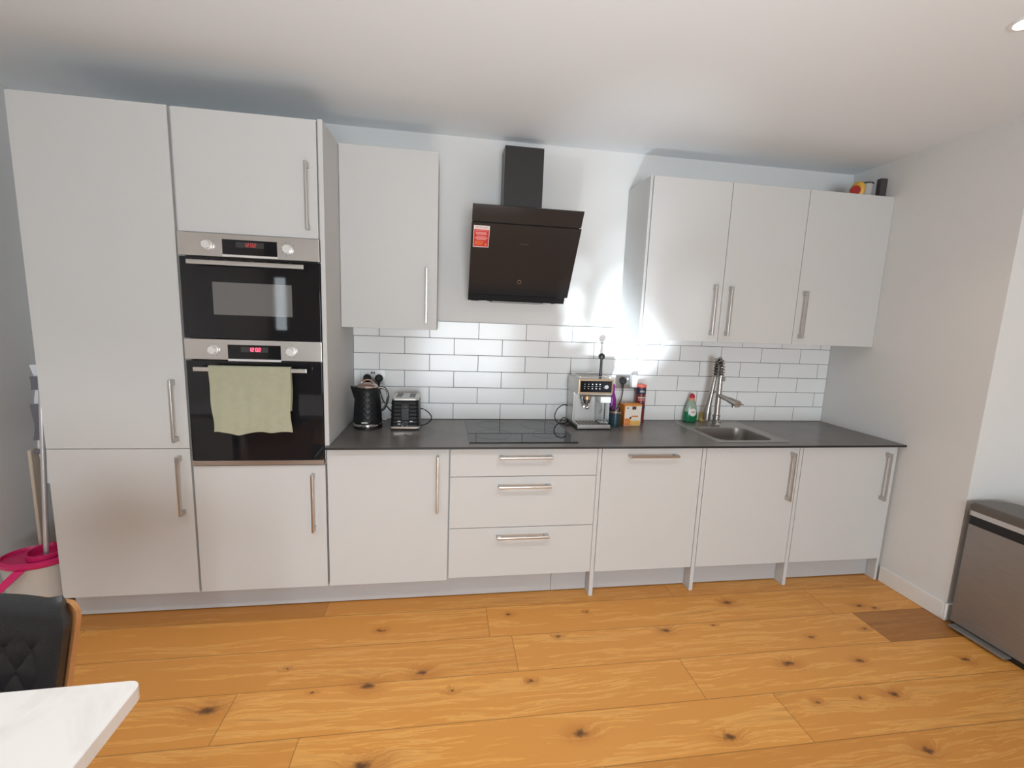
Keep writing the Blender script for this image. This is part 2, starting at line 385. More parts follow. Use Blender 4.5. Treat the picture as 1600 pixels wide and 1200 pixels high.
    L.new(g1.outputs['Fac'], rr.inputs[0]); L.new(rr.outputs[0], b.inputs['Roughness'])
    bp = nd(nt, 'ShaderNodeBump', Strength=0.12, Distance=0.002); L.new(s1.outputs[0], bp.inputs['Height']); L.new(bp.outputs[0], b.inputs['Normal'])
    b.inputs['Specular IOR Level'].default_value = 0.4
    return m

# ------------------------------------------------------------------ the room
XO, YO = -2.4, -4.33
XL, XR, XREC, YF, ZC = -0.42, 4.486, 4.86, -6.4, 2.58
def make_floor():
    me = bpy.data.meshes.new('floor'); bm = bmesh.new()
    uvl = bm.loops.layers.uv.new('edge'); cl = bm.loops.layers.float_color.new('plank')
    rows = {-4: 0.3, -3: 1.5, -2: .75, -1: 1.185, 0: 2.012, 1: 2.118, 2: .975, 3: 1.277, 4: 2.35}
    pitch, ln = 0.2235, 1.897
    special = {(1, 0): .52, (0, 0): .50, (2, 0): .62, (3, 0): .6, (-1, 0): .26, (-1, 1): .42, (1, 2): 0.13, (0, 1): .62, (2, 1): .72, (3, 1): .75, (1, 1): .66, (-1, 2): .5, (4, 1): .45, (2, 2): .7, (3, 2): .6}
    xa, xb = XO-0.1, XREC+0.1
    for k in range(-3, 21):
        y1 = -0.65-pitch*k; y0 = y1-pitch
        j0 = rows.get(k, (k*0.737) % ln)
        while j0 > xa: j0 -= ln
        idx = 0
        base = rows.get(k, 0)
        x = j0
        while x < xb:
            n = round((x-base)/ln)+1
            seed = random.random(); t = special.get((k, n), 0.5+0.4*random.random())
            # split each board into strips so the edge distance interpolates exactly
            xs = [x, x+ln/2, x+ln]; ys = [y0, (y0+y1)/2, y1]
            for i in range(2):
                for j in range(2):
                    c = [(xs[i], ys[j]), (xs[i+1], ys[j]), (xs[i+1], ys[j+1]), (xs[i], ys[j+1])]
                    f = bm.faces.new([bm.verts.new((p[0], p[1], 0)) for p in c])
                    for lp, p in zip(f.loops, c):
                        lp[uvl].uv = (min(p[0]-x, x+ln-p[0]), min(p[1]-y0, y1-p[1]))
                        lp[cl] = (t, seed, 0, 1)
            x += ln
    # a slab under the boards
    bmesh.ops.create_cube(bm, size=1.0, matrix=Matrix.Translation(((xa+xb)/2, (YF)/2, -0.052)) @ Matrix.Diagonal((xb-xa, -YF+.3, 0.1, 1)))
    bm.to_mesh(me); bm.free(); me.materials.append(floor_mat())
    o = bpy.data.objects.new('floor', me); COL.objects.link(o); o['kind'] = 'structure'
make_floor()
struct('ceiling', MB().box(XO-.1, XREC+.1, YF-.1, 0.1, ZC, ZC+0.1), M_ceil)
struct('wall_back', MB().box(XL-.1, XREC+.1, 0, 0.1, 0, ZC), M_wall)
struct('wall_left', MB().box(XL-.1, XL, YO, 0, 0, ZC).box(XO-.1, XL-.1, YO, YO+.1, 0, ZC), M_wall)
struct('wall_side', MB().box(XO-.1, XO, YF, YO, 0, ZC), M_wall)
struct('wall_right', MB().box(XR, XREC+.1, -0.97, 0, 0, ZC), M_wall)
struct('wall_recess', MB().box(XREC, XREC+.1, YF, -0.97, 0, ZC), M_wall)
WIN = [(-1.13, -0.85, 1.15, 2.12), (1.2, 3.2, 0.10, 1.90)]
w = MB()
xs = XO-.1
for (a, b_, z0, z1) in WIN:
    w.box(xs, a, YF-.12, YF, 0, ZC); w.box(a, b_, YF-.12, YF, 0, z0); w.box(a, b_, YF-.12, YF, z1, ZC); xs = b_
w.box(xs, XREC+.1, YF-.12, YF, 0, ZC)
struct('wall_front', w, M_wall)
for i, (a, b_, z0, z1) in enumerate(WIN):
    f = MB(); t = 0.05
    f.box(a, a+t, YF-.09, YF-.02, z0, z1, .004).box(b_-t, b_, YF-.09, YF-.02, z0, z1, .004)
    f.box(a+t, b_-t, YF-.09, YF-.02, z0, z0+t, .004).box(a+t, b_-t, YF-.09, YF-.02, z1-t, z1, .004)
    if b_-a > 1: f.box((a+b_)/2-.025, (a+b_)/2+.025, YF-.09, YF-.02, z0+t, z1-t, .004)
    o = struct('window_%d' % (i+1), f, M_trim)
    build('pane', MB().box(a+.03, b_-.03, YF-.058, YF-.052, z0+.03, z1-.03), M_window, o, smooth=0)
bb = MB()
bb.box(XR-.014, XR, -0.97, -0.603, 0, .098, .003)
bb.box(XR-.014, XREC, -0.984, -0.97, 0, .098, .003)
struct('baseboard_right', bb, M_trim)
struct('baseboard_recess', MB().box(XREC-.014, XREC, YF, -0.984, 0, .098, .003), M_trim)
struct('baseboard_left', MB().box(XL, XL+.014, YO, 0, 0, .098, .003), M_trim)

# ------------------------------------------------------------------ handles, doors
def handle(parent, c, length, axis, yface):
    """flat-bar D handle with two thick feet; c = centre (x, z) on the door face yface"""
    cx, cz = c; mb = MB(); d = 0.034; w_ = 0.0065; th = 0.010
    if axis == 'z':
        mb.box(cx-w_, cx+w_, yface-d-th/2, yface-d+th/2, cz-length/2, cz+length/2, .003, 2)
        for s in (-1, 1):
            e = cz+s*(length/2-.0125)
            mb.box(cx-w_, cx+w_, yface-d+th/2-.002, yface+.0005, e-.0125, e+.0125, .0015)
    else:
        mb.box(cx-length/2, cx+length/2, yface-d-th/2, yface-d+th/2, cz-w_, cz+w_, .003, 2)
        for s in (-1, 1):
            e = cx+s*(length/2-.0125)
            mb.box(e-.0125, e+.0125, yface-d+th/2-.002, yface+.0005, cz-w_, cz+w_, .0015)
    return build('handle', mb, M_handle, parent, smooth=30)
def front(root, name, x0, x1, z0, z1, yf, th=0.018):
    return build(name, MB().box(x0, x1, yf, yf+th, z0, z1, .0014, 2), M_cab, root, smooth=30)
def carcass(root, x0, x1, y0, y1, z0, z1, shelves=(), t=0.018, top=True):
    mb = MB()
    mb.box(x0, x0+t, y0, y1, z0, z1); mb.box(x1-t, x1, y0, y1, z0, z1)
    mb.box(x0+t, x1-t, y0, y1, z0, z0+t)
    if top: mb.box(x0+t, x1-t, y0, y1, z1-t, z1)
    mb.box(x0+t, x1-t, y1-.008, y1, z0+t, z1-t if top else z1)
    for s in shelves: mb.box(x0+t, x1-t, y0+.002, y1-.008, s-t/2, s+t/2)
    return build('carcass', mb, M_carc, root, smooth=0)
YD = -0.600            # door faces of the base and tall units
YC = YD+0.0195
# tall fridge unit
t = thing('tall_cabinet', 'tall pale grey two-door cabinet on the far left, beside the mop bucket', 'cabinet', (0.3, -0.3, 0))
carcass(t, 0.0, 0.599, YC, -0.004, .137, 2.370, (.869,))
d = front(t, 'door', 0.001, 0.594, .8705, 2.368, YD); handle(d, (.545, 1.052), .292, 'z', YD)
d = front(t, 'door', 0.001, 0.594, .137, .8675, YD); handle(d, (.551, .692), .292, 'z', YD)
# oven housing
t = thing('oven_housing', 'tall pale grey cabinet holding the two built-in ovens', 'cabinet', (0.9, -0.3, 0))
carcass(t, 0.600, 1.199, YC, -0.004, .137, 2.370, (1.874, 1.377, .776))
d = front(t, 'door', 0.608, 1.1925, 1.8575, 2.366, YD); handle(d, (1.152, 2.038), .292, 'z', YD)
d = front(t, 'door', 0.604, 1.1985, .137, .783, YD); handle(d, (1.143, .594), .298, 'z', YD)
# panel standing on the worktop end beside the ovens
e = build('end_panel', MB().box(1.2002, 1.2206, -0.603, -0.002, .8815, 2.370, .001), M_cab, loc=(1.21, -.3, .8815), smooth=0)
tag(e, 'tall pale grey end panel between the ovens and the kettle corner', 'panel')
# base units
t = thing('base_cabinet', 'grey base cabinet with vertical handle left of the drawers', 'cabinet', (1.506, -.3, 0))
carcass(t, 1.2065, 1.8055, YC, -0.004, .140, .866, (.5,))
d = front(t, 'door', 1.2075, 1.8015, .137, .8635, YD); handle(d, (1.7465, .679), .299, 'z', YD)
t = thing('drawer_unit', 'grey unit of three drawers under the hob', 'drawers', (2.2, -.3, 0))
carcass(t, 1.8060, 2.5945, YC, -0.004, .147, .866)
for z0, z1, hz in ((.7125, .8635, .8205), (.4290, .7095, .6615), (.1480, .4260, .380)):
    d = front(t, 'drawer', 1.8095, 2.5935, z0, z1, YD)
    build('box', MB().box(1.83, 2.57, YC+.003, -.06, z0+.03, z1-.02), M_carc, d, smooth=0)
    handle(d, (2.2015, hz), .283, 'x', YD)
for i, (x0, x1, lb) in enumerate(((2.5953, 2.6175, 'grey floor-length panel between the drawers and the dishwasher door'),
                                  (3.2038, 3.2258, 'grey floor-length panel between the dishwasher door and the sink cabinet'),
                                  (3.8098, 3.8305, 'grey floor-length panel between the sink cabinet and the last base cabinet'),
                                  (4.4525, 4.4715, 'grey floor-length end panel against the right-hand wall'))):
    y0 = YD if i < 3 else -0.594
    p = build('support_panel', MB().box(x0, x1, y0, -0.01, 0.0, .8675, .001), M_cab, loc=((x0+x1)/2, -.3, 0), smooth=0)
    tag(p, lb, 'panel', 'floor-length panels between base units')
t = thing('integrated_dishwasher', 'grey front with a horizontal handle left of the sink cabinet', 'dishwasher', (2.91, -.3, 0))
build('body', MB().box(2.622, 3.199, YC, -.03, .145, .862, .003), M_steel, t, smooth=0)
d = front(t, 'door', 2.620, 3.2005, .147, .8635, YD); handle(d, (2.908, .822), .286, 'x', YD)
t = thing('sink_cabinet', 'grey base cabinet with vertical handle below the sink', 'cabinet', (3.518, -.3, 0))
carcass(t, 3.2275, 3.8085, YC, -0.004, .147, .866, top=False)
d = front(t, 'door', 3.2285, 3.8065, .147, .8635, YD); handle(d, (3.756, .691), .288, 'z', YD)
t = thing('base_cabinet', 'grey base cabinet at the right end beside the wall', 'cabinet', (4.14, -.3, 0))
carcass(t, 3.8315, 4.4505, YC, -0.004, .147, .866, (.5,))
d = front(t, 'door', 3.8335, 4.4485, .147, .8635, YD); handle(d, (4.390, .681), .293, 'z', YD)
# plinths
for x0, x1, lb in ((0.0, 2.389, 'long grey plinth under the tall units and drawers'), (2.391, 2.5945, 'short piece of grey plinth under the right end of the drawers'),
                   (2.6185, 3.2030, 'grey plinth under the dishwasher front'), (3.2265, 3.8090, 'grey plinth under the sink cabinet'),
                   (3.8315, 4.4515, 'grey plinth under the last base cabinet by the right wall')):
    p = build('plinth', MB().box(x0, x1, -.535, -.519, 0.005, .1365, .001), M_plinth, loc=((x0+x1)/2, -.527, .005), smooth=0)
    tag(p, lb, 'plinth', 'grey plinths along the floor')
# wall units
t = thing('wall_cabinet', 'single grey wall cabinet left of the cooker hood', 'cabinet', (1.47, -.16, 1.453))
YW = -0.317
carcass(t, 1.2215, 1.7235, YW+.0195, -.001, 1.453, 2.376, (1.9,))
d = front(t, 'door', 1.2225, 1.7240, 1.4535, 2.376, YW); handle(d, (1.668, 1.637), .293, 'z', YW)
t = thing('wall_cabinet', 'double-door grey wall cabinet right of the cooker hood', 'cabinet', (3.4, -.16, 1.439))
carcass(t, 2.9165, 3.9065, YW+.0195, -.001, 1.440, 2.358, (1.9,))
build('side_panel', MB().box(2.9005, 2.9160, YW+.002, -.001, 1.439, 2.3585, .001), M_cab, t, smooth=0)
d = front(t, 'door', 2.9195, 3.4040, 1.4395, 2.358, YW); handle(d, (3.348, 1.627), .296, 'z', YW)
d = front(t, 'door', 3.4070, 3.9050, 1.4395, 2.358, YW); handle(d, (3.449, 1.6255), .293, 'z', YW)
t = thing('wall_cabinet', 'single grey wall cabinet against the right wall, packets on top', 'cabinet', (4.19, -.16, 1.439))
carcass(t, 3.9070, 4.4840, YW+.0195, -.001, 1.440, 2.358, (1.9,))
d = front(t, 'door', 3.9080, 4.4845, 1.4395, 2.358, YW); handle(d, (3.9465, 1.622), .288, 'z', YW)

M_edge = pbr('black_compact_edge', (0.022, 0.020, 0.019), 0.5)
# worktop with the sink cut-out
WZ = 0.880
SX0, SX1, SY0, SY1 = 3.335, 3.765, -.535, -.060
w = MB()
x0, x1, y0, y1 = 1.2062, 4.4845, -0.630, -0.001
w.box(x0, SX0, y0, y1, .868, WZ).box(SX1, x1, y0, y1, .868, WZ).box(SX0, SX1, y0, SY0, .868, WZ).box(SX0, SX1, SY1, y1, .868, WZ)
o = build('worktop', w, M_top, loc=(2.8, -.3, .868), smooth=0)
build('edge_band', MB().box(x0, x1, y0-.0012, y0-.0001, .868, WZ-.0006), M_edge, o, smooth=0)
tag(o, 'thin dark grey worktop running from the ovens to the right wall', 'worktop')

# tiled splashback
t = thing('splashback', 'white glossy brick-pattern wall tiles with dark grout above the worktop', 'tiles', (2.85, -.005, .8805))
TP, TL = 0.1032, 0.3032
build('grout', MB().box(1.2212, 4.4845, -.0060, -.0008, .8808, .8805+6*TP), M_grout, t, smooth=0)
tm = MB()
for r in range(6):
    z0 = .8808+r*TP+.0012; z1 = .8808+(r+1)*TP-.0016
    xx = 1.2212 + (0 if r % 2 == 0 else -TL/2)
    while xx < 4.4845:
        a = max(xx+.0014, 1.2215); b_ = min(xx+TL-.0014, 4.4842)
        if b_-a > .01: tm.box(a, b_, -.0085, -.0062, z0, z1, .0012)
        xx += TL
build('tiles', tm, M_tile, t, smooth=0)

# ------------------------------------------------------------------ ovens
def oven(name, label, z0, z1, zp, window, led, trim):
    t = thing(name, label, 'oven', (.902, -.35, z0))
    x0, x1, yf = .606, 1.1975, -.612
    build('body', MB().box(.63, 1.17, -.588, -.05, z0+.012, z1-.012), M_duct, t, smooth=0)
    cp = build('control_panel', MB().box(x0, x1, yf, -.590, zp, z1, .002, 2), M_steel, t, smooth=30)
    dy = yf-.0015; zc = (zp+z1)/2
    dp = build('display', MB().box(.788, 1.017, dy, yf+.003, z1-.094+.006, z1-.023, .001), M_blackglass, cp, smooth=0)
    build('display_sill', MB().box(.788, 1.017, dy-.002, yf+.003, z1-.099, z1-.0885, .001), M_knob, cp, smooth=0)
    zz = z1-.044
    build('display_window', MB().box(.845, .962, dy-.0006, dy+.001, zz-.012, zz+.012), M_disp, dp, smooth=0)
    # seven-segment clock
    seg = MB(); SEGS = {'0': 'abcdef', '1': 'bc', '2': 'abged'}
    def digit(cx, cz, ch, h=.015, w_=.008):
        tt = .0013; yy0, yy1 = dy-.0014, dy-.0005
        P = {'a': (cx-w_/2, cx+w_/2, cz+h/2-tt, cz+h/2+tt), 'g': (cx-w_/2, cx+w_/2, cz-tt, cz+tt), 'd': (cx-w_/2, cx+w_/2, cz-h/2-tt, cz-h/2+tt),
             'b': (cx+w_/2-tt, cx+w_/2+tt, cz, cz+h/2), 'c': (cx+w_/2-tt, cx+w_/2+tt, cz-h/2, cz), 'f': (cx-w_/2-tt, cx-w_/2+tt, cz, cz+h/2), 'e': (cx-w_/2-tt, cx-w_/2+tt, cz-h/2, cz)}
        for s in SEGS[ch]:
            a = P[s]; seg.box(a[0], a[1], yy0, yy1, a[2], a[3])
    for k, ch in enumerate('1202'): digit(.883+k*.0125+(.004 if k > 1 else 0), zz, ch)
    build('clock_digits', seg, led, dp, smooth=0)
    for kx in (.730, 1.063):
        kb = MB(); kb.cyl((kx, yf, zc-.002), (kx, yf-.006, zc-.002), .0215, .0205, 28); kb.cyl((kx, yf-.006, zc-.002), (kx, yf-.026, zc-.002), .0175, .0165, 28)
        build('knob', kb, M_knob, cp)
        tk = MB()
        for a in range(10):
            an = math.radians(a*36); tk.cyl((kx+.029*math.cos(an), yf+.0005, zc+.029*math.sin(an)), (kx+.029*math.cos(an), yf-.0006, zc+.029*math.sin(an)), .0014, .0014, 6)
        build('dial_marks', tk, M_duct, cp, smooth=0)
    zb = z0+trim
    dr = build('door', MB().box(x0+.003, x1-.001, yf+.001, -.590, zb, zp-.005, .002, 2), M_blackglass, t, smooth=30)
    if window:
        build('window', MB().box(.738, 1.073, yf+.0004, yf+.003, 1.499, 1.6435), M_ovenwin, dr, smooth=0)
        for k in range(7): build('vent_slot', MB().box(.735+k*.055, .752+k*.055, yf+.0002, yf+.002, zp-.016, zp-.012), M_disp, dr, smooth=0)
    hz = zp-.031 if window else zp-.040
    hb = MB(); hb.box(.660, 1.141, -.660, -.648, hz-.0095, hz+.0095, .002, 2)
    for ex in (.70, 1.10): hb.box(ex-.011, ex+.011, -.650, yf+.001, hz-.006, hz+.006, .001)
    build('handle', hb, M_steel, dr, smooth=30)
    if trim > .005:
        build('bottom_trim', MB().box(x0, x1, yf-.001, -.590, z0, zb-.002, .001), M_steel, t, smooth=0)
    return t
oven('compact_oven', 'compact upper black glass oven with steel control strip and small window', 1.3905, 1.8545, 1.7545, True, M_dimled, 0.0)
oven('single_oven', 'large lower black glass oven with a towel over its handle', .790, 1.3875, 1.294, False, M_redled, 0.024)
# tea towel folded over the lower oven handle
HZ = 1.294-.040
def towel(u, v):
    # u across, v along the cloth: back flap bottom -> over the bar -> front hem
    s = v*(.20+.05+.30)
    x_top = .724+.349*u
    if s < .20:
        z = HZ+.010-(.20-s); y = -.6455+.001*math.sin(9*u); f = (.20-s)/.30
    elif s < .25:
        a = (s-.20)/.05*PI; z = HZ+.010+.0085*math.sin(a); y = -.654+.0095*math.cos(a); f = 0
    else:
        q = s-.25; z = HZ+.010-q; f = q/.30
        y = -.6645-.010*f*math.sin(PI*min(1, f*1.3)/2)+.0045*f*math.sin(17*u+3*f)+.003*f*math.sin(31*u+1.0)
        hem = .006*math.sin(7.5*u+2.2)+.005*math.sin(15*u)
        z += hem*f
    x = x_top*(1-f)+(.737+.334*u)*f + .005*math.sin(9*f+5*u)*f
    return (x, y, z)
tw = MB().sheet(towel, 40, 44, .003)
o = build('tea_towel', tw, M_towel, loc=(.9, -.655, HZ), smooth=60)
tag(o, 'sage green tea towel hanging over the lower oven handle', 'towel')

# ------------------------------------------------------------------ cooker hood
t = thing('cooker_hood', 'black angled glass cooker hood with a square flue on the wall', 'cooker hood', (2.2, -.1, 1.62))
build('flue', MB().box(2.091, 2.317, -.150, -.001, 2.10, 2.503, .001), M_duct, t, smooth=0)
def plate(y0, z0, y1, z1, xa, xb, th=.008):
    n = V((0, -(z0-z1), (y0-y1))).normalized()
    n = V((0, -abs(n.y), n.z if n.z < 0 else -n.z))
    p = [V((xa, y0, z0)), V((xb, y0, z0)), V((xb, y1, z1)), V((xa, y1, z1))]
    return MB().prism(p, -n*th)
HY0, HZ0, HY1, HZ1 = -.400, 2.114, -.100, 1.634
def hp(s): return (HY0+(HY1-HY0)*s, HZ0+(HZ1-HZ0)*s)
a, b_ = hp(0), hp(.158)
build('upper_flap', plate(a[0]+.004, a[1], b_[0]+.004, b_[1], 1.903, 2.503), M_hood, t, smooth=0)
a, b_ = hp(.172), hp(.925)
gp = build('glass_panel', plate(a[0]-.004, a[1], b_[0]-.004, b_[1], 1.902, 2.505), M_hood, t, smooth=0)
a, b_ = hp(.928), hp(1.0)
build('lower_strip', plate(a[0]+.006, a[1], b_[0]+.006, b_[1], 1.902, 2.492), M_hood, t, smooth=0)
bd = MB()
prof = [(-.002, 2.10), (-.33, 2.10), hp(.10), hp(.97), (-.002, 1.66)]
prof = [(-.002, 2.10), (hp(.05)[0]+.03, 2.095), (hp(.97)[0]+.028, hp(.97)[1]+.006), (-.05, 1.634), (-.002, 1.634)]
bd.prism([(1.925, y, z) for y, z in prof], (.520, 0, 0))
body = build('body', bd, M_duct, t, smooth=0)
a, b_ = hp(.10), hp(.26)
build('spacer', plate(a[0]+.014, a[1], b_[0]+.014, b_[1], 1.908, 2.496, .02), M_duct, t, smooth=0)
for lx in (1.995, 2.39):
    build('lamp', MB().cyl((lx, -.062, 1.6345), (lx, -.062, 1.629), .030, .030, 24), M_hoodlens, t)
build('filter', MB().box(2.045, 2.350, -.088, -.006, 1.628, 1.6345, .001), M_filter, t, smooth=0)
# red notice sticker on the glass
sd = V((0, HY1-HY0, HZ1-HZ0)).normalized(); nn = V((0, sd.z, -sd.y)); nn = nn if nn.y < 0 else -nn
def gpt(x, s, o_): 
    y, z = hp(s); return V((x, y-.004, z)) + nn*o_
def gquad(x0, x1, s0, s1, o0, th): 
    return MB().prism([gpt(x0, s0, o0), gpt(x1, s0, o0), gpt(x1, s1, o0), gpt(x0, s1, o0)], nn*th)
st = build('sticker', gquad(1.914, 2.000, .200, .412, .0003, .0004), M_paper, t, smooth=0); st['label'] = 'red and white notice sticker'
build('red_field', gquad(1.917, 1.997, .237, .406, .0008, .0003), M_red, st, smooth=0)
text_part('heading', 'IMPORTANT', .0125, M_red, st, gpt(1.957, .219, .0008), (1, 0, 0), -sd)
def bars(rows, m, nm):
    mb = MB()
    for (x0, x1, s0, s1) in rows: mb.prism([gpt(x0, s0, .0012), gpt(x1, s0, .0012), gpt(x1, s1, .0012), gpt(x0, s1, .0012)], nn*.0002)
    build(nm, mb, m, st, smooth=0)
bars([(1.922, 1.990, .244, .250), (1.925, 1.984, .262, .272), (1.928, 1.986, .276, .288), (1.932, 1.980, .301, .309), (1.922, 1.991, .314, .325), (1.930, 1.983, .329, .338)], M_pink_print, 'small_print')
bars([(1.923, 1.972, .352, .358), (1.923, 1.968, .366, .374), (1.923, 1.965, .381, .388), (1.978, 1.988, .372, .396)], M_oprint, 'orange_print')
build('brand_mark', gquad(2.172, 2.222, .352, .366, .0003, .0003), M_duct, gp, smooth=0)
bt = MB(); ring = []
for k in range(24):
    an = 2*PI*k/24; ring.append(gpt(2.197+.011*math.cos(an), .765, .0006)+sd*(.011*math.sin(an)))
bt.tube(ring, .0011, 6, closed=True)
build('touch_button', bt, M_steel, gp)

# ------------------------------------------------------------------ hob
t = thing('induction_hob', 'flat black glass hob set in the worktop above the drawers', 'hob', (2.2, -.3, WZ))
gl = build('glass', MB().box(1.905, 2.495, -.562, -.045, WZ+.0004, WZ+.005, .001), M_hobglass, t, smooth=0)
for cx, cy, r in ((2.05, -.17, .085), (2.35, -.17, .105), (2.05, -.40, .105), (2.35, -.40, .08)):
    build('cooking_zone', MB().tube([(cx+r*math.cos(2*PI*k/40), cy+r*math.sin(2*PI*k/40), WZ+.0050) for k in range(40)], .0006, 6, True), M_disp, gl)

# ------------------------------------------------------------------ sink
t = thing('kitchen_sink', 'square stainless steel inset sink under the spring tap', 'sink', (3.55, -.3, WZ))
def rrect(x0, x1, y0, y1, r, z, n=6):
    pts = []
    for cx, cy, a0 in ((x1-r, y1-r, 0), (x0+r, y1-r, 90), (x0+r, y0+r, 180), (x1-r, y0+r, 270)):
        for k in range(n+1):
            an = math.radians(a0+90*k/n); pts.append(V((cx+r*math.cos(an), cy+r*math.sin(an), z)))
    return pts
OX0, OX1, OY0, OY1 = 3.313, 3.787, -.558, -.035
BX0, BX1, BY0, BY1 = 3.362, 3.712, -.515, -.205
rs = [rrect(OX0, OX1, OY0, OY1, .012, WZ+.0006), rrect(OX0+.002, OX1-.002, OY0+.002, OY1-.002, .012, WZ+.0045), rrect(OX0+.014, OX1-.014, OY0+.014, OY1-.014, .012, WZ+.004),
      rrect(OX0+.020, OX1-.020, OY0+.020, OY1-.020, .012, WZ+.0012), rrect(BX0-.006, BX1+.006, BY0-.006, BY1+.006, .066, WZ+.001), rrect(BX0, BX1, BY0, BY1, .06, WZ-.006), rrect(BX0+.01, BX1-.01, BY0+.01, BY1-.01, .06, WZ-.13),
      rrect(BX0+.03, BX1-.03, BY0+.03, BY1-.03, .05, WZ-.148)]
sk = MB(); sk.rings(rs, cap=False); 
vs = [v for v in sk.bm.verts][-len(rs[-1]):]
sk.bm.verts.ensure_lookup_table()
sk.bm.faces.new(list(sk.bm.verts[-len(rs[-1]):]))
bmesh.ops.recalc_face_normals(sk.bm, faces=sk.bm.faces)
M_sink = pbr('sink_steel', (0.40, 0.385, 0.37), 0.40, 0.85, var=0.05, scale=50)
bowl = build('basin', sk, M_sink, t, smooth=40)
build('drain', MB().lathe((3.54, -.36, WZ-.1478), [(.040, 0), (.040, .002), (.030, .003), (.012, .001)], 28), M_chrome, t)

# ------------------------------------------------------------------ tap
t = thing('kitchen_tap', 'steel spring-neck tap with side spout standing behind the sink bowl', 'tap', (3.55, -.165, WZ+.0015))
TX, TY, TB = 3.552, -.166, WZ+.0015
M_tap = pbr('brushed_nickel_tap', (0.46, 0.43, 0.40), 0.30, 1.0, var=0.05, scale=60)
build('base', MB().lathe((TX, TY, TB), [(.029, 0), (.029, .004), (.022, .008), (.021, .060), (.024, .063), (.024, .072), (.015, .078)], 24), M_tap, t)
build('riser', MB().cyl((TX, TY, TB+.07), (TX, TY, 1.215), .0185, .0165, 20), M_tap, t)
lv = MB(); lv.cyl((TX-.004, TY-.020, TB+.030), (TX-.012, TY-.046, TB+.030), .014, .012, 18); lv.cyl((TX-.012, TY-.044, TB+.032), (TX-.020, TY-.095, TB+.044), .0045, .006, 10)
build('lever', lv, M_tap, t)
arc = []
HX, HY = TX+.001, TY+.058
for k in range(41):
    a = PI*k/40
    arc.append(V((TX+(HX-TX)*(1-math.cos(a))/2, TY+(HY-TY)*(1-math.cos(a))/2, 1.262+.052*math.sin(a))))
path = [V((TX, TY, 1.205)), V((TX, TY, 1.235))]+arc+[V((HX, HY, 1.23)), V((HX, HY, 1.20))]
build('hose', MB().tube(path, .0105, 10), M_duct, t)
sp = []; L_ = [0]
for i in range(1, len(path)): L_.append(L_[-1]+(path[i]-path[i-1]).length)
tot = L_[-1]; turns = 14; N = turns*14
for k in range(N+1):
    s = tot*k/N; i = max(1, next((j for j in range(1, len(L_)) if L_[j] >= s-1e-9), len(L_)-1))
    f = (s-L_[i-1])/max(1e-9, L_[i]-L_[i-1]); p = path[i-1].lerp(path[i], f); tg = (path[i]-path[i-1]).normalized()
    bx = V((1, 0, 0)); bx = (bx-tg*bx.dot(tg)).normalized(); by = tg.cross(bx); an = 2*PI*turns*k/N
    sp.append(p+bx*(.0200*math.cos(an))+by*(.0200*math.sin(an)))
build('spring', MB().tube(sp, .0036, 6), M_tap, t)
cl = MB(); cl.cyl((TX+.004, TY-.014, 1.196), (TX+.016, TY-.030, 1.196), .013, .013, 18)
build('clamp_knob', cl, M_chrome, t)
sh = MB(); sh.cyl((HX, HY, 1.205), (HX-.018, HY+.010, 1.02), .0140, .0165, 18); sh.cyl((HX-.018, HY+.010, 1.02), (HX-.024, HY+.012, .960), .0165, .025, 18); sh.cyl((HX-.024, HY+.012, .960), (HX-.026, HY+.012, .905), .0255, .024, 18)
build('spray_head', sh, M_tap, t)
hk = MB(); hk.tube([(TX, TY, 1.10), (TX-.006, TY+.03, 1.105), (HX-.010, HY+.005, 1.10)], .006, 8); hk.cyl((HX-.011, HY+.006, 1.085), (HX-.009, HY+.005, 1.112), .017, .017, 18)
build('holder', hk, M_tap, t)
ar = MB(); ar.cyl((TX, TY, 1.066), (TX, TY, 1.106), .0185, .0185, 20); ar.cyl((TX, TY-.012, 1.086), (TX-.004, TY-.115, 1.078), .0140, .0150, 14)
ar.cyl((TX-.004, TY-.115, 1.078), (TX-.008, TY-.215, 1.069), .0180, .0220, 16); ar.cyl((TX-.006, TY-.172, 1.066), (TX-.006, TY-.172, 1.040), .0115, .0115, 14)
build('swivel_spout', ar, M_tap, t)
build('spout_lever', MB().cyl((TX-.008, TY-.214, 1.069), (TX+.008, TY-.245, 1.072), .004, .003, 8), M_tap, t)

# ------------------------------------------------------------------ wall sockets
def socket(label, x0, x1, z0, z1, usb):
    t = thing('wall_socket', label, 'socket', ((x0+x1)/2, -.0085, (z0+z1)/2), 'double wall sockets on the tiles')
    build('plate', MB().box(x0, x1, -.0135, -.0087, z0, z1, .001, 2), M_plate, t, smooth=30)
    cx = (x0+x1)/2
    if usb:
        mb = MB()
        for s in (-.007, .007): mb.box(cx+s-.0045, cx+s+.0045, -.0142, -.0130, z1-.026, z1-.012)
        build('switch', mb, M_black, t, smooth=0)
    else:
        for s in (-.010, .010): build('switch', MB().box(cx+s-.007, cx+s+.007, -.017, -.0130, z1-.030, z1-.016, .0012), M_white, t, smooth=30)
    return t
socket('double steel wall socket behind the kettle', 1.262, 1.409, 1.100, 1.190, True)
socket('double steel wall socket behind the coffee machine with a white adapter', 2.898, 3.046, 1.098, 1.186, False)
def plug(parent, cx, cz, name='plug'):
    mb = MB(); mb.lathe((0, 0, 0), [(.0235, 0), (.0245, .004), (.022, .020), (.014, .026)], 20)
    for v in mb.bm.verts: v.co = V((cx+v.co.x, -.0137-v.co.z, cz+v.co.y*1.0))
    mb.cyl((cx, -.028, cz-.018), (cx, -.030, cz-.045), .009, .005, 10)
    bmesh.ops.recalc_face_normals(mb.bm, faces=mb.bm.faces)
    return build(name, mb, M_rubber, parent)
a = MB(); a.box(2.994, 3.034, -.062, -.0140, 1.112, 1.196, .006, 2)
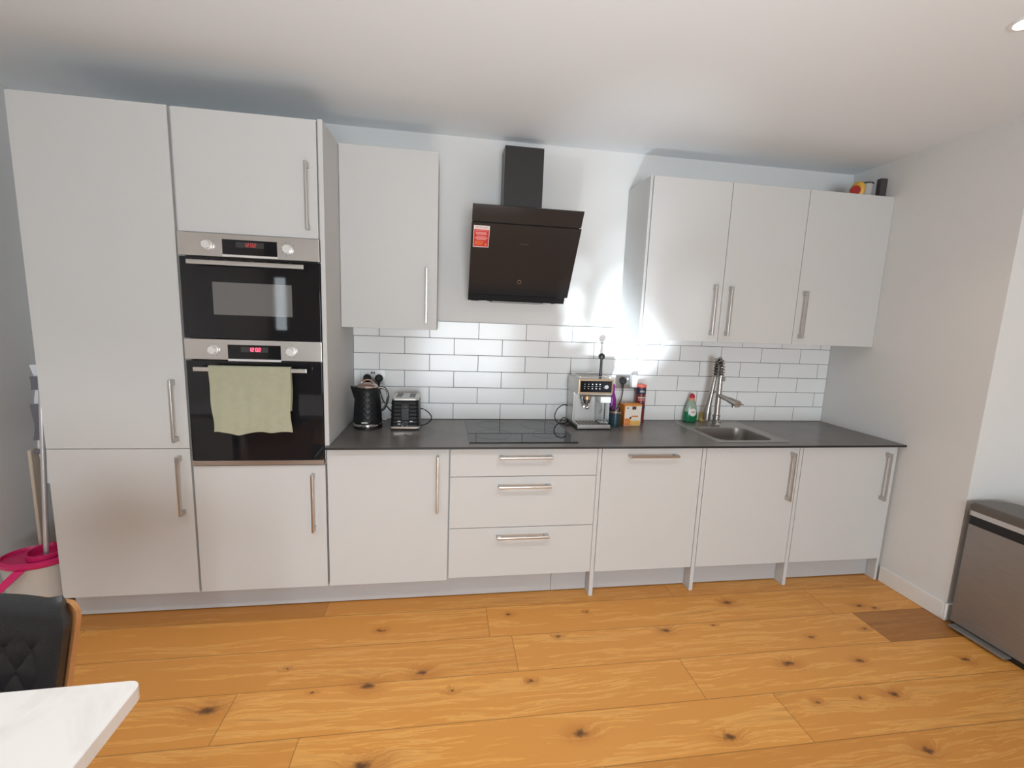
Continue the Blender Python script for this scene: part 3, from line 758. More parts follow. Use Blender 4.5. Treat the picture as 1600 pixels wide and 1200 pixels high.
o = build('plug_adapter', a, M_white, loc=(3.014, -.014, 1.15)); tag(o, 'white plug-in adapter in the socket beside the tall red tin', 'adapter')

# ------------------------------------------------------------------ kettle
KX, KY = 1.337, -.215
t = thing('kettle', 'black faceted kettle with rose metal lid in the left corner', 'kettle', (KX, KY, WZ))
Z = WZ
build('power_base', MB().lathe((KX, KY, Z+.0004), [(.078, 0), (.082, .004), (.080, .012), (.072, .014)], 32), M_black, t)
build('chrome_ring', MB().lathe((KX, KY, Z+.0145), [(.078, 0), (.0805, .003), (.0800, .012), (.077, .015)], 36), M_chrome, t)
prof = [(.078, .030)]+[(.0795-.0001*k*k*.55-.0004*k, .030+.0155*k) for k in range(1, 13)]
prof += [(.0635, .226), (.058, .236)]
kb = MB(); nk = 18; RV = []
for k, (r_, z_) in enumerate(prof):
    o_ = (k % 2)*PI/nk
    RV.append([kb.bm.verts.new((KX+r_*math.cos(2*PI*i/nk+o_), KY+r_*math.sin(2*PI*i/nk+o_), Z+z_)) for i in range(nk)])
for k in range(len(RV)-1):
    A, B = RV[k], RV[k+1]
    for i in range(nk):
        i2 = (i+1) % nk
        if k % 2 == 0: tri = ((A[i], A[i2], B[i]), (B[i], A[i2], B[i2]))
        else: tri = ((A[i], B[i2], B[i]), (A[i], A[i2], B[i2]))
        for f in tri: kb.bm.faces.new(f)
kb.bm.faces.new(list(reversed(RV[0]))); kb.bm.faces.new(RV[-1])
bmesh.ops.recalc_face_normals(kb.bm, faces=kb.bm.faces)
build('body', kb, M_blackgloss, t, smooth=0)
build('lid', MB().lathe((KX, KY, Z+.236), [(.0585, 0), (.057, .006), (.047, .017), (.030, .022), (.006, .0235)], 32), M_copper, t)
lh = [(KX-.040+.080*k/12, KY, Z+.2485+.028*math.sin(PI*k/12)**.6) for k in range(13)]
build('lid_handle', MB().tube(lh, .0045, 10), M_copper, t)
spt = MB()
spt.prism([(KX-.060, KY-.026, Z+.232), (KX-.060, KY+.026, Z+.232), (KX-.092, KY+.009, Z+.236), (KX-.092, KY-.009, Z+.236)], (.006, 0, -.004))
spt.rings([[V((KX-.058, KY-.028, Z+.236)), V((KX-.058, KY+.028, Z+.236)), V((KX-.068, KY+.016, Z+.165)), V((KX-.068, KY-.016, Z+.165))],
           [V((KX-.093, KY-.008, Z+.238)), V((KX-.093, KY+.008, Z+.238)), V((KX-.074, KY+.006, Z+.170)), V((KX-.074, KY-.006, Z+.170))]])
build('spout', spt, M_blackgloss, t, smooth=20)
hd = [V((KX+.060, KY, Z+.225)), V((KX+.080, KY, Z+.231)), V((KX+.100, KY, Z+.223)), V((KX+.112, KY, Z+.196)), V((KX+.112, KY, Z+.165)), V((KX+.102, KY, Z+.130)), V((KX+.088, KY, Z+.107)), V((KX+.070, KY, Z+.098))]
def smoothp(P, n=6):
    P = [V(p) for p in P]; Q = [P[0]]+P+[P[-1]]; out = []
    for i in range(1, len(Q)-2):
        for k in range(n):
            s = k/n; a, b, c, d = Q[i-1], Q[i], Q[i+1], Q[i+2]
            out.append(.5*((2*b)+(c-a)*s+(2*a-5*b+4*c-d)*s*s+(3*b-a-3*c+d)*s**3))
    out.append(P[-1]); return out
build('handle', MB().tube(smoothp(hd), .0075, 10), M_black, t)
build('handle_trim', MB().tube([p+V((-.004, -.006, .002)) for p in smoothp(hd)], .0038, 8), M_chrome, t)
build('switch', MB().box(KX+.080, KX+.112, KY-.010, KY+.010, Z+.040, Z+.050, .003), M_chrome, t)
build('logo_plate', MB().box(KX-.022, KX+.014, KY-.0815, KY-.074, Z+.038, Z+.047, .001), M_steel, t, smooth=0)
plug(t, 1.302, 1.138)
build('cord', MB().tube(smoothp([(1.302, -.030, 1.096), (1.300, -.034, 1.02), (1.296, -.05, .91), (1.29, -.085, .886), (1.31, -.135, .8845)]), .0032, 8), M_rubber, t)

# ------------------------------------------------------------------ toaster
t = thing('toaster', 'black ribbed toaster with chrome top beside the kettle', 'toaster', (1.552, -.2, WZ))
tx0, tx1, ty0, ty1 = 1.471, 1.634, -.290, -.088
zr = [(.022, 0), (.060, .0005), (.100, .0015), (.140, .003), (.168, .005), (.176, .009)]
rs = []
k = 0
for i in range(15):
    z = .020+i*.0108; tap = .0055*(z/.18)
    e = 0.0022 if i % 2 else 0.0
    rs.append(rrect(tx0+tap+e, tx1-tap-e, ty0+tap*.8+e, ty1-tap-e, .020, WZ+z, 5))
build('body', MB().rings(rs), M_blackgloss, t, smooth=20)
build('base_ring', MB().rings([rrect(tx0-.001, tx1+.001, ty0-.002, ty1, .022, WZ+.006, 5), rrect(tx0-.002, tx1+.002, ty0-.004, ty1, .022, WZ+.010, 5), rrect(tx0-.0005, tx1+.0005, ty0-.001, ty1, .022, WZ+.020, 5)]), M_chrome, t)
build('foot', MB().rings([rrect(tx0+.006, tx1-.006, ty0+.006, ty1-.006, .02, WZ+.0004, 5), rrect(tx0+.004, tx1-.004, ty0+.004, ty1-.004, .02, WZ+.006, 5)]), M_black, t)
tp = MB()
tz0, tz1 = WZ+.172, WZ+.183
sx = [(1.499, 1.531), (1.573, 1.605)]
tp.rings([rrect(tx0+.006, tx1-.006, ty0+.005, ty1-.006, .020, tz0, 5), rrect(tx0+.008, tx1-.008, ty0+.007, ty1-.008, .020, tz1-.002, 5), rrect(tx0+.012, tx1-.012, ty0+.011, ty1-.012, .018, tz1, 5)])
build('top', tp, M_steel, t)
for a0, a1 in sx:
    build('slot', MB().box(a0, a1, ty0+.035, ty1-.030, tz1-.001, tz1+.0006), M_black, t, smooth=0)
    fr = [V(p) for p in rrect(a0-.002, a1+.002, ty0+.033, ty1-.028, .004, tz1+.0008, 3)]
    build('slot_rim', MB().tube(fr, .0016, 6, True), M_chrome, t)
build('lever_track', MB().box(1.531, 1.577, ty0-.0035, ty0+.006, WZ+.056, WZ+.152, .003), M_black, t)
build('lever', MB().box(1.537, 1.571, ty0-.016, ty0-.003, WZ+.128, WZ+.143, .003, 2), M_black, t)
build('knob', MB().cyl((1.552, ty0+.003, WZ+.035), (1.552, ty0-.008, WZ+.035), .012, .011, 24), M_black, t)
build('knob_ring', MB().tube([(1.552+.0150*math.cos(2*PI*k/28), ty0-.0035, WZ+.035+.0150*math.sin(2*PI*k/28)) for k in range(28)], .0016, 6, True), M_chrome, t)
for bx, bz in ((1.521, .036), (1.521, .052), (1.588, .052)):
    build('button', MB().box(bx-.008, bx+.008, ty0-.004, ty0+.004, WZ+bz-.003, WZ+bz+.003, .001), M_steel, t, smooth=0)
plug(t, 1.372, 1.138)
build('cord', MB().tube(smoothp([(1.372, -.030, 1.096), (1.40, -.034, 1.0), (1.46, -.045, .93), (1.55, -.055, .93), (1.625, -.075, .962), (1.672, -.13, .955), (1.698, -.16, .925), (1.676, -.18, .896), (1.64, -.185, .8845), (1.615, -.165, .886)]), .0032, 8), M_rubber, t)

# ------------------------------------------------------------------ coffee machine
t = thing('coffee_machine', 'steel espresso machine with black touch panel on the worktop', 'coffee machine', (2.675, -.15, WZ))
cx0, cx1 = 2.571, 2.784
build('base', MB().box(cx0, cx1, -.272, -.032, WZ+.004, WZ+.018, .003), M_black, t)
tr = build('drip_tray', MB().box(cx0+.002, cx1-.002, -.278, -.150, WZ+.006, WZ+.030, .003, 2), M_machine, t)
gs = MB()
for k in range(9): gs.box(cx0+.016+k*.021, cx0+.030+k*.021, -.262, -.168, WZ+.0298, WZ+.0308)
build('drip_grate', gs, M_duct, tr, smooth=0)
build('back_body', MB().box(cx0, cx1, -.150, -.030, WZ+.018, WZ+.213, .003), M_machine, t)
hdp = build('head', MB().box(cx0-.004, cx1+.001, -.262, -.030, WZ+.213, WZ+.308, .005, 2), M_machine, t)
pf = build('panel_frame', MB().box(cx0-.004, cx1+.001, -.271, -.260, WZ+.222, WZ+.311, .004, 2), M_bronze, t)
pn = build('touch_panel', MB().box(cx0+.007, cx1-.010, -.2728, -.268, WZ+.232, WZ+.300, .001), M_blackglass, pf, smooth=0)
ic = MB()
for i, x in enumerate((2.604, 2.628, 2.652, 2.676, 2.699)):
    for z in (.254, .280):
        r = .0034 if i > 1 else .0022
        ic.box(x-r, x+r, -.2738, -.2725, WZ+z-r, WZ+z+r, .0004)
    ic.box(x-.006, x+.006, -.2736, -.2726, WZ+.266, WZ+.2675)
build('icons', ic, M_white, pn, smooth=0)
build('dial', MB().cyl((2.738, -.2725, WZ+.266), (2.738, -.282, WZ+.266), .0135, .0125, 24), M_machine, pn)
tt = MB(); tt.box(cx0+.010, cx1-.006, -.240, -.050, WZ+.308, WZ+.312, .001)
tt.tube([(cx0+.012, -.235, WZ+.322), (cx1-.01, -.235, WZ+.322), (cx1-.01, -.05, WZ+.322), (cx0+.012, -.05, WZ+.322)], .0026, 6, True)
for x, y in ((cx0+.012, -.235), (cx1-.01, -.235), (cx1-.01, -.05), (cx0+.012, -.05)): tt.cyl((x, y, WZ+.31), (x, y, WZ+.322), .0024, .0024, 6)
build('cup_rail', tt, M_chrome, t)
GX, GY = 2.640, -.212
gh = MB(); gh.box(cx0+.010, cx1-.004, -.258, -.152, WZ+.203, WZ+.2135, .002); gh.cyl((GX, GY, WZ+.204), (GX, GY, WZ+.180), .031, .029, 24)
build('group_head', gh, M_chrome, t)
pb = MB(); pb.cyl((GX, GY, WZ+.180), (GX, GY, WZ+.155), .028, .020, 24); pb.cyl((GX, GY, WZ+.155), (GX, GY, WZ+.142), .012, .010, 16)
for s in (-1, 1): pb.tube([(GX, GY, WZ+.148), (GX+s*.012, GY-.004, WZ+.142), (GX+s*.016, GY-.004, WZ+.130)], .0055, 8)
build('portafilter', pb, M_chrome, t)
build('spout_cup', MB().sphere((GX+.002, GY-.012, WZ+.128), .013, 14, (1.1, 1, .9)), M_chrome, t)
build('splash_plate', MB().box(cx0+.014, cx0+.120, -.1535, -.1495, WZ+.034, WZ+.200, .001), M_machine, t, smooth=0)
build('milk_jug', MB().box(2.720, 2.782, -.245, -.158, WZ+.032, WZ+.160, .008, 2), M_clear, t)
mk = MB(); mk.box(2.718, 2.784, -.250, -.154, WZ+.162, WZ+.200, .004, 2)
build('milk_lid', mk, M_white, t)
build('milk_tube', MB().tube(smoothp([(2.732, -.235, WZ+.165), (2.727, -.262, WZ+.150), (2.720, -.262, WZ+.120), (2.716, -.25, WZ+.10)]), .004, 8), M_machine, t)
LX, LY = 2.722, -.205
lm = MB(); lm.cyl((LX, LY, WZ+.312), (LX, LY, WZ+.428), .0095, .0075, 16)
lvr = build('lever', lm, M_black, t)
build('lever_ball', MB().sphere((LX, LY, WZ+.444), .0205, 20), M_black, lvr)
build('cord', MB().tube(smoothp([(2.565, -.06, .985), (2.535, -.075, .995), (2.49, -.10, .975), (2.468, -.12, .935), (2.476, -.13, .900), (2.505, -.125, .8845), (2.545, -.115, .885), (2.56, -.105, .905), (2.53, -.10, .915), (2.51, -.11, .897), (2.50, -.15, .889), (2.52, -.19, .889), (2.56, -.165, .884)]), .0032, 8), M_rubber, t)
plug(t, 2.946, 1.152)
build('plug_cord', MB().tube(smoothp([(2.946, -.030, 1.11), (2.944, -.036, 1.07), (2.930, -.045, 1.02), (2.905, -.05, .97), (2.87, -.05, .90), (2.83, -.05, .886), (2.78, -.06, .892)]), .0034, 8), M_rubber, t)

# ------------------------------------------------------------------ things by the coffee machine
t = thing('spray_bottle', 'purple plastic bottle standing behind the coffee machine', 'bottle', (2.852, -.085, WZ))
build('body', MB().lathe((2.852, -.085, WZ+.0004), [(.026, 0), (.029, .006), (.029, .155), (.022, .185), (.015, .205)], 24), M_purple, t)
build('cap', MB().lathe((2.852, -.085, WZ+.205), [(.016, 0), (.017, .004), (.016, .045), (.012, .052)], 20), M_purple, t)
t = thing('storage_jar', 'dark teal jar with copper rim between coffee machine and orange box', 'jar', (2.846, -.172, WZ))
build('body', MB().lathe((2.846, -.172, WZ+.0004), [(.036, 0), (.038, .004), (.038, .080), (.036, .084)], 28), M_teal, t)
build('rim', MB().lathe((2.846, -.172, WZ+.084), [(.039, 0), (.040, .003), (.040, .010), (.037, .013)], 28), M_copper, t)
build('glass_lid', MB().lathe((2.846, -.172, WZ+.097), [(.033, 0), (.033, .018), (.026, .028), (.012, .031)], 24), M_clear, t)
# tapered orange carton
t = thing('food_carton', 'orange carton with cream front label in front of the red tin', 'carton', (2.965, -.14, WZ))
oy0, oy1 = -.176, -.105
def qp(x0, x1, y0, y1, z): return [V((x0, y0, z)), V((x1, y0, z)), V((x1, y1, z)), V((x0, y1, z))]
rz = Matrix.Rotation(math.radians(3), 3, 'Z')
def rotc(mb):
    p = V((2.965, -.14, 0))
    for v in mb.bm.verts: v.co = p+rz @ (v.co-p)
    return mb
cbm = MB(); cbm.rings([qp(2.907, 3.018, oy0+.004, oy1-.004, WZ+.0005), qp(2.902, 3.024, oy0, oy1, WZ+.138)])
build('box', rotc(cbm), M_orange, t, smooth=0)
def fq(x0, x1, z0, z1, o_): 
    mb = MB()
    def pt(x, z):
        s = (z-WZ)/.138; return V((x, oy0+.004*(1-s)-o_, z))
    mb.prism([pt(x0, WZ+z0), pt(x1, WZ+z0), pt(x1, WZ+z1), pt(x0, WZ+z1)], (0, -.0003, 0)); return rotc(mb)
lb = build('front_label', fq(2.909, 3.021, .003, .130, .0002), M_label, t, smooth=0)
build('brand_block', fq(2.957, 2.984, .108, .128, .0006), M_brown, lb, smooth=0)
build('seal', fq(2.922, 2.931, .113, .122, .0006), M_duct, lb, smooth=0)
build('print', fq(2.911, 2.950, .005, .050, .0006), M_oprint, lb, smooth=0)
build('print', fq(2.951, 3.019, .005, .036, .0006), M_yprint, lb, smooth=0)
build('print', fq(2.955, 3.002, .058, .068, .0006), M_oprint, lb, smooth=0)
build('print', fq(2.944, 2.956, .046, .060, .0006), M_brown, lb, smooth=0)
# tall tin
t = thing('tall_tin', 'tall wine-red tin with coral lid behind the orange carton', 'tin', (3.062, -.058, WZ))
build('body', MB().lathe((3.062, -.058, WZ+.0004), [(.031, 0), (.0325, .003), (.0325, .236), (.031, .238)], 30), M_canred, t)
build('lid', MB().lathe((3.062, -.058, WZ+.238), [(.0335, 0), (.034, .003), (.034, .014), (.031, .017)], 30), M_cancap, t)
def band(z0, z1, a0, a1, m, nm):
    mb = MB(); 
    f = lambda u, v: (3.062+.0329*math.cos(math.radians(a0+(a1-a0)*u)), -.058+.0329*math.sin(math.radians(a0+(a1-a0)*u)), WZ+z0+(z1-z0)*v)
    mb.sheet(f, 14, 1, .0004); build(nm, mb, m, t)
band(.192, .234, 180, 360, M_navy, 'band'); band(.094, .118, 180, 360, M_navy, 'band'); band(.168, .173, 215, 320, M_paper, 'print'); band(.150, .154, 220, 315, M_pink_print, 'print'); band(.158, .162, 220, 315, M_pink_print, 'print'); band(.205, .217, 235, 290, M_greytub, 'print')

# ------------------------------------------------------------------ washing-up bottle, sponge
t = thing('dish_soap', 'green washing-up liquid bottle with red cap beside the sink', 'bottle', (3.436, -.052, WZ+.005))
SZ = WZ+.0052
sc_ = dict(sx=1.0, sy=.55)
build('liquid', MB().lathe((3.436, -.052, SZ), [(.042, 0), (.047, .005), (.0475, .035), (.044, .070)], 30, **sc_), M_green, t)
build('shoulder', MB().lathe((3.436, -.052, SZ+.070), [(.044, 0), (.039, .025), (.032, .050), (.022, .075)], 30, **sc_), M_greenclear, t)
build('neck', MB().lathe((3.436, -.052, SZ+.145), [(.022, 0), (.019, .010), (.016, .018)], 24, sx=1, sy=.7), M_orangecap, t)
build('cap', MB().lathe((3.436, -.052, SZ+.163), [(.017, 0), (.017, .016), (.012, .021), (.006, .030)], 20), M_redcap, t)
lbm = MB()
def lab(u, v): 
    a = 2*PI*u; r = .0255*v
    x = r*math.cos(a); z = r*math.sin(a)*1.05
    zz = .066+z
    hw = .0475 if zz < .04 else (.0475-(zz-.04)*.12)
    return (3.438+x, -.052-.55*math.sqrt(max(1e-6, hw*hw-x*x))-.0007, SZ+zz)
lbm.sheet(lab, 28, 6)
lo = build('label', lbm, M_paper, t)
text_part('brand_text', 'FAIRY', .0135, M_red, lo, (3.438, -.0800, SZ+.068), (1, 0, 0), (0, .06, 1))
o = build('sponge', MB().box(3.520, 3.566, -.034, -.010, WZ+.0005, WZ+.062, .006, 2), M_yellow, loc=(3.543, -.022, WZ)); tag(o, 'small yellow sponge upright against the tiles behind the tap', 'sponge')

# ------------------------------------------------------------------ on top of the right wall cabinet
CT = 2.3585
t = thing('food_packet', 'yellow packet with a dark red end lying on top of the right wall cabinet', 'packet', (4.262, -.255, CT))
pk = MB(); pk.rings([[V((4.276+.030*math.cos(a)*s, -.255+.045*math.sin(a)*s, CT+.0005+h)) for a in [2*PI*k/12 for k in range(12)]] for s, h in ((.85, 0), (1.0, .02), (1.05, .050), (.8, .074), (.45, .086))])
build('bag', pk, M_yellowbag, t)
l_ = MB(); l_.cyl((4.236, -.285, CT+.028), (4.222, -.296, CT+.027), .0255, .0255, 24)
build('lid', l_, M_darkred, t)
t = thing('plastic_tub', 'translucent grey tub between the yellow packet and charcoal box', 'tub', (4.345, -.26, CT))
build('tub', MB().lathe((4.338, -.25, CT+.0005), [(.030, 0), (.034, .004), (.037, .075), (.035, .078)], 24), M_greytub, t)
build('lid', MB().lathe((4.338, -.25, CT+.0785), [(.038, 0), (.039, .004), (.035, .009)], 24), M_clear, t)
o = build('charcoal_box', MB().box(4.390, 4.436, -.300, -.268, CT+.0005, CT+.108, .002), M_charcoal, loc=(4.413, -.284, CT)); tag(o, 'upright charcoal box on top of the right wall cabinet', 'box')

# ------------------------------------------------------------------ pedal bin
t = thing('pedal_bin', 'brushed steel pedal bin with black lid at the wall corner', 'bin', (4.59, -1.22, 0))
bx0, bx1, by0, by1 = 4.466, 4.715, -1.440, -1.002
def D(z, e=0): # flat face on the left, rounded back corners
    pts = []
    for cx, cy, r, a0 in ((bx1-.075+e, by1-.075+e, .075, 0), (bx0+.018-e, by1-.018+e, .018, 90), (bx0+.018-e, by0+.018-e, .018, 180), (bx1-.075+e, by0+.075-e, .075, 270)):
        for k in range(8):
            an = math.radians(a0+90*k/7); pts.append(V((cx+r*math.cos(an), cy+r*math.sin(an), z)))
    return pts
build('base', MB().rings([D(.0005, -.004), D(.030, -.003)]), M_black, t)
build('body', MB().rings([D(.030), D(.575)]), M_binst, t)
build('collar', MB().rings([D(.575, .001), D(.622, .001)]), M_black, t)
build('trim', MB().rings([D(.622, .002), D(.648, .002)]), M_bintrim, t)
build('lid', MB().rings([D(.648, .004), D(.672, .005), D(.686, -.004), D(.690, -.02)]), M_binlid, t, smooth=50)
pdl = MB(); pdl.box(bx0-.040, bx0+.01, -1.275, -1.030, .012, .024, .005, 2)
build('pedal', pdl, M_binst, t)
build('hinge', MB().box(bx1-.004, bx1+.012, -1.30, -1.14, .60, .66, .003), M_black, t)

# ------------------------------------------------------------------ dining table
t = thing('dining_table', 'white marble-look dining table corner in the lower left', 'table', (.5, -2.35, 0))
rot = Matrix.Rotation(math.radians(1.6), 3, 'Z'); C0 = V((1.163, -1.880, 0))
def TP_(x, y, z): return C0 + rot @ V((x, y, 0)) + V((0, 0, z))
def trr(r, z, e=0):
    pts = []
    x0, x1, y0, y1 = -1.42-e, e, -.88-e, e
    for cx, cy, a0 in ((x1-r, y1-r, 0), (x0+r, y1-r, 90), (x0+r, y0+r, 180), (x1-r, y0+r, 270)):
        for k in range(7):
            an = math.radians(a0+90*k/6); pts.append(TP_(cx+r*math.cos(an), cy+r*math.sin(an), z))
    return pts
build('tabletop', MB().rings([trr(.022, .717, -.001), trr(.022, .719), trr(.022, .748), trr(.022, .750, -.002)]), M_marble, t, smooth=40)
for sx_, sy_ in ((-.10, -.08), (-1.32, -.08), (-.10, -.80), (-1.32, -.80)):
    p = TP_(sx_, sy_, 0); m_ = MB(); m_.box(p.x-.024, p.x+.024, p.y-.024, p.y+.024, 0.0005, .7168, .003, rot=rot)
    build('leg', m_, M_duct, t)

# ------------------------------------------------------------------ dining chair
t = thing('dining_chair', 'black quilted leather chair with bent plywood shell behind the table', 'chair', (.62, -1.80, 0))
CX, CY = .626, -1.598
def shell(u, v, off):
    # u -1..1 across, v 0 bottom..1 top; wraps forward at the sides
    wtop = .205+.025*v
    z = .44+.322*v
    xr = u*wtop
    cur = .046*u*u*(1-.25*v)
    y = CY - cur + .05*v - .02 - off
    # round the top corners
    if v > .82:
        k = (v-.82)/.18; lim = 1-.10*k**3
        xr = max(-1, min(1, u))*wtop*lim
    return V((CX+xr, y, z))
def sheetoff(o0, thick, us, v0, v1, quilt=0):
    mb = MB()
    def f(a, b):
        u = -us+2*us*a; v = v0+(v1-v0)*b
        q = 0
        if quilt:
            p1 = (u*6.0+v*5.9); p2 = (u*6.0-v*5.9)
            fade = max(0, min(1, (.80-v)/.1))*max(0, min(1, (.82-abs(u))/.1))
            q = quilt*fade*(min(abs(math.sin(p1*PI/2)), abs(math.sin(p2*PI/2)))**.5-1)
            q -= .012*max(0, (abs(u)-.86)/.14)**2 + .020*max(0, (v-.95)/.07)**2
        return shell(u, v, o0+q)
    mb.sheet(f, 56, 48, thick); return mb
build('shell', sheetoff(0, -.012, 1.0, 0, 1), M_ply, t, smooth=60)
build('back_cushion', sheetoff(.032, -.028, .965, .04, 1.012, .009), M_leather, t, smooth=60)
sc2 = MB()
def rr2(z, e): return [V(p) for p in rrect(CX-.215-e, CX+.215+e, CY-.43-e, CY-.06+e, .06, z)]
build('seat', MB().rings([rr2(.425, -.02), rr2(.435, 0), rr2(.470, .004), rr2(.490, -.012), rr2(.495, -.06)]), M_leather, t, smooth=60)
for sx_, sy_ in ((-1, 0), (1, 0), (-1, 1), (1, 1)):
    build('leg', MB().cyl((CX+sx_*.15, CY-.12-.25*sy_, .426), (CX+sx_*.205, CY-.06-.38*sy_, .0005), .017, .011, 14), M_ply, t)
build('arm_bracket', MB().box(CX-.05, CX+.05, CY-.10, CY-.02, .418, .445, .004), M_duct, t)

# ------------------------------------------------------------------ mop bucket and things in the gap
t = thing('mop_bucket', 'white and pink mop bucket on the floor left of the tall cabinet', 'bucket', (-.20, -.50, 0))
BX, BY = -.190, -.475
def ov(rx, ry, z): return [V((BX+rx*math.cos(2*PI*k/32), BY+ry*math.sin(2*PI*k/32), z)) for k in range(32)]
build('tub', MB().rings([ov(.108, .085, .0005), ov(.114, .09, .01), ov(.140, .104, .284), ov(.134, .098, .284), ov(.112, .083, .02)]), M_bucket, t, smooth=50)
build('rim', MB().rings([ov(.141, .106, .272), ov(.149, .114, .280), ov(.149, .114, .298), ov(.134, .10, .304), ov(.130, .096, .290)]), M_pink, t, smooth=50)
wr = MB(); wr.rings([[V((BX+.045+.070*s_*math.cos(2*PI*k/24), BY+.078*s_*math.sin(2*PI*k/24), z)) for k in range(24)] for s_, z in ((.70, .22), (.98, .292), (1.04, .326), (.92, .326), (.66, .23))])
build('wringer', wr, M_pink, t, smooth=50)
hb = MB(); hb.prism([(BX-.005, BY-.112, .278), (BX+.040, BY-.112, .278), (BX-.045, BY-.140, .185), (BX-.078, BY-.140, .196)], (0, -.010, 0))
build('carry_handle', hb, M_pink, t, smooth=0)
t = thing('mop', 'chrome-handled mop standing in the pink-rimmed bucket', 'mop', (-.12, -.50, .03))
build('pole', MB().cyl((-.140, -.50, .15), (-.080, -.468, 1.33), .0105, .0105, 14), M_pole, t)
build('socket', MB().cyl((-.143, -.502, .10), (-.139, -.500, .19), .022, .014, 14), M_white, t)
mh = MB()
for k in range(14):
    a = 2*PI*k/14; mh.tube([(-.143, -.502, .12), (-.143+.03*math.cos(a), -.502+.03*math.sin(a), .08), (-.143+.05*math.cos(a), -.502+.042*math.sin(a), .035)], .009, 6)
build('mop_head', mh, M_mop, t)
# ironing board standing folded against the left wall
t = thing('ironing_board', 'folded white-covered ironing board with grey edging in the gap left of the tall cabinet', 'ironing board', (-.2, -.27, 0))
def ibx(z): return -.225-.010*(z-.8)
cv = MB()
def cvf(u, v):
    z = .62+.60*u
    wv = .010*math.sin(13*z+.6)+.006*math.sin(29*z)
    return (-.182+wv*(1-v)*1.0 + v*.13-.035*(1-v), -.36+.05*v+.008*math.sin(17*z), z)
cv.sheet(cvf, 40, 8, .012)
cov = build('cover', cv, M_cloth, t, smooth=60)
bd_ = MB()
for z0, z1 in ((1.10, 1.165), (.845, 1.03), (.775, .80)):
    def bf(u, v, z0=z0, z1=z1):
        z = z0+(z1-z0)*u; p = V(cvf((z-.62)/.60, .0+.22*v)); return (p.x-.006, p.y-.016, p.z)
    bd_.sheet(bf, 10, 2, .004)
build('edging', bd_, M_greystrap, t, smooth=60)
lg = MB(); lg.cyl((-.235, -.30, .0005), (-.215, -.30, .66), .011, .011, 12); lg.cyl((-.12, -.28, .0005), (-.14, -.28, .66), .011, .011, 12)
build('leg', lg, M_steel, t)
build('card_edge', MB().box(-.255, -.240, -.385, -.33, .05, .80, .003), M_card, t, smooth=0)

# ------------------------------------------------------------------ ceiling downlights
for x, y, lb in ((3.690, -1.425, 'round recessed ceiling downlight at the upper right frame edge'),):
    t = thing('downlight', lb, 'ceiling light', (x, y, ZC))
    build('bezel', MB().rings([[V((x+r*math.cos(2*PI*k/32), y+r*math.sin(2*PI*k/32), z)) for k in range(32)] for r, z in ((.046, ZC-.0005), (.046, ZC-.004), (.036, ZC-.006), (.033, ZC-.002), (.033, ZC-.0005))], cap=False), M_white, t)
    build('lens', MB().cyl((x, y, ZC-.0005), (x, y, ZC-.0025), .0325, .0325, 28), M_lamp, t)

# ------------------------------------------------------------------ lights
def area(name, loc, size, power, col, rot):
    l = bpy.data.lights.new(name, 'AREA'); l.shape = 'RECTANGLE'; l.size, l.size_y = size; l.energy = power; l.color = col
    o = bpy.data.objects.new(name, l); o.location = loc; o.rotation_euler = rot; COL.objects.link(o); return o
def spot(name, loc, target, power, col, ang, blend, rad):
    l = bpy.data.lights.new(name, 'SPOT'); l.energy = power; l.color = col; l.spot_size = math.radians(ang); l.spot_blend = blend; l.shadow_soft_size = rad
    o = bpy.data.objects.new(name, l); o.location = loc; COL.objects.link(o)
    o.rotation_euler = (V(target)-V(loc)).to_track_quat('-Z', 'Y').to_euler(); return o
for i, (a, b_, z0, z1) in enumerate(WIN):
    area('daylight_window', ((a+b_)/2, YF-.16, (z0+z1)/2), (b_-a, z1-z0), (6, 190)[i], (0.90, 0.96, 1.0), (math.radians(90), 0, 0))
for x in (0.1, 1.3, 2.5):
    spot('downlight_beam', (x, -2.0, ZC-.02), (x, -1.9, 0), 32, (1.0, 0.985, 0.965), 100, .5, .05)
spot('downlight_beam', (3.69, -1.425, ZC-.02), (3.75, -1.5, 0), 7, (1.0, 0.80, 0.58), 125, .5, .04)
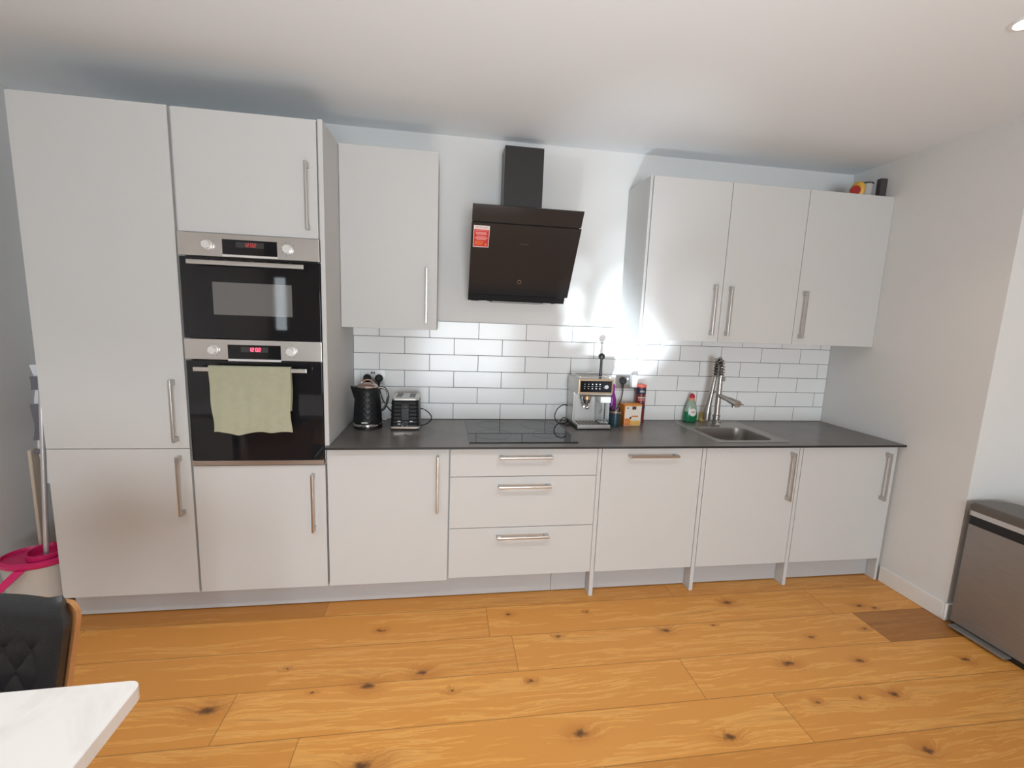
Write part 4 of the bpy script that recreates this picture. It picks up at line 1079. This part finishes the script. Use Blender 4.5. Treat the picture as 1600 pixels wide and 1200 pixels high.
# sunlight glancing up off the glossy floor onto the wall beside the hood
GL = (2.06, -2.15, .30)
for x, z, pw, an in ((2.98, 1.44, 520, 15), (2.93, 1.64, 260, 12), (2.91, 1.88, 90, 12), (2.89, 2.2, 60, 15), (2.595, 1.48, 330, 5), (2.585, 1.64, 260, 5), (2.58, 1.82, 130, 6), (3.0, 2.85, 45, 26), (3.22, 1.72, 75, 17)):
    spot('sun_glint_beam', GL, (x, 0, z), pw, (0.80, 0.92, 1.0), an, 1.0, .03)
spot('sun_glint_spread', (2.06, -2.4, .2), (2.25, -1.65, 2.58), 100, (0.93, 0.97, 1.0), 105, 1.0, .6)

wd = bpy.data.worlds.new('daylight'); scene.world = wd; wd.use_nodes = True
nt = wd.node_tree; nt.nodes.clear()
wo = nd(nt, 'ShaderNodeOutputWorld'); bg = nd(nt, 'ShaderNodeBackground', Strength=1.0)
sky = nd(nt, 'ShaderNodeTexSky'); sky.sky_type = 'PREETHAM'; sky.turbidity = 4.0
mixn = nd(nt, 'ShaderNodeMix', data_type='RGBA'); mixn.inputs['Factor'].default_value = .6; mixn.inputs['B'].default_value = (.85, .92, 1, 1)
nt.links.new(sky.outputs[0], mixn.inputs['A']); nt.links.new(mixn.outputs['Result'], bg.inputs[0]); nt.links.new(bg.outputs[0], wo.inputs[0])

# ------------------------------------------------------------------ camera
cam = bpy.data.cameras.new('camera'); co = bpy.data.objects.new('camera', cam); COL.objects.link(co)
f_px, yaw, pitch, roll = 692.633, .148359, -.144569, .038402
cam.sensor_fit = 'HORIZONTAL'; cam.sensor_width = 36.0; cam.lens = f_px*36/1600; cam.clip_start = .05
fw = V((math.sin(yaw)*math.cos(pitch), math.cos(yaw)*math.cos(pitch), math.sin(pitch)))
r = fw.cross(V((0, 0, 1))).normalized(); u = r.cross(fw)
c_, s_ = math.cos(roll), math.sin(roll)
rr_, uu_ = c_*r+s_*u, -s_*r+c_*u
co.matrix_world = Matrix(((rr_.x, uu_.x, -fw.x, 1.783128), (rr_.y, uu_.y, -fw.y, -2.811435), (rr_.z, uu_.z, -fw.z, 1.527702), (0, 0, 0, 1)))
scene.camera = co
vs_ = scene.view_settings
scene.display_settings.display_device = 'sRGB'
vs_.view_transform = 'Standard'; vs_.look = 'None'; vs_.exposure = 0.06; vs_.gamma = 1.0; vs_.use_curve_mapping = False
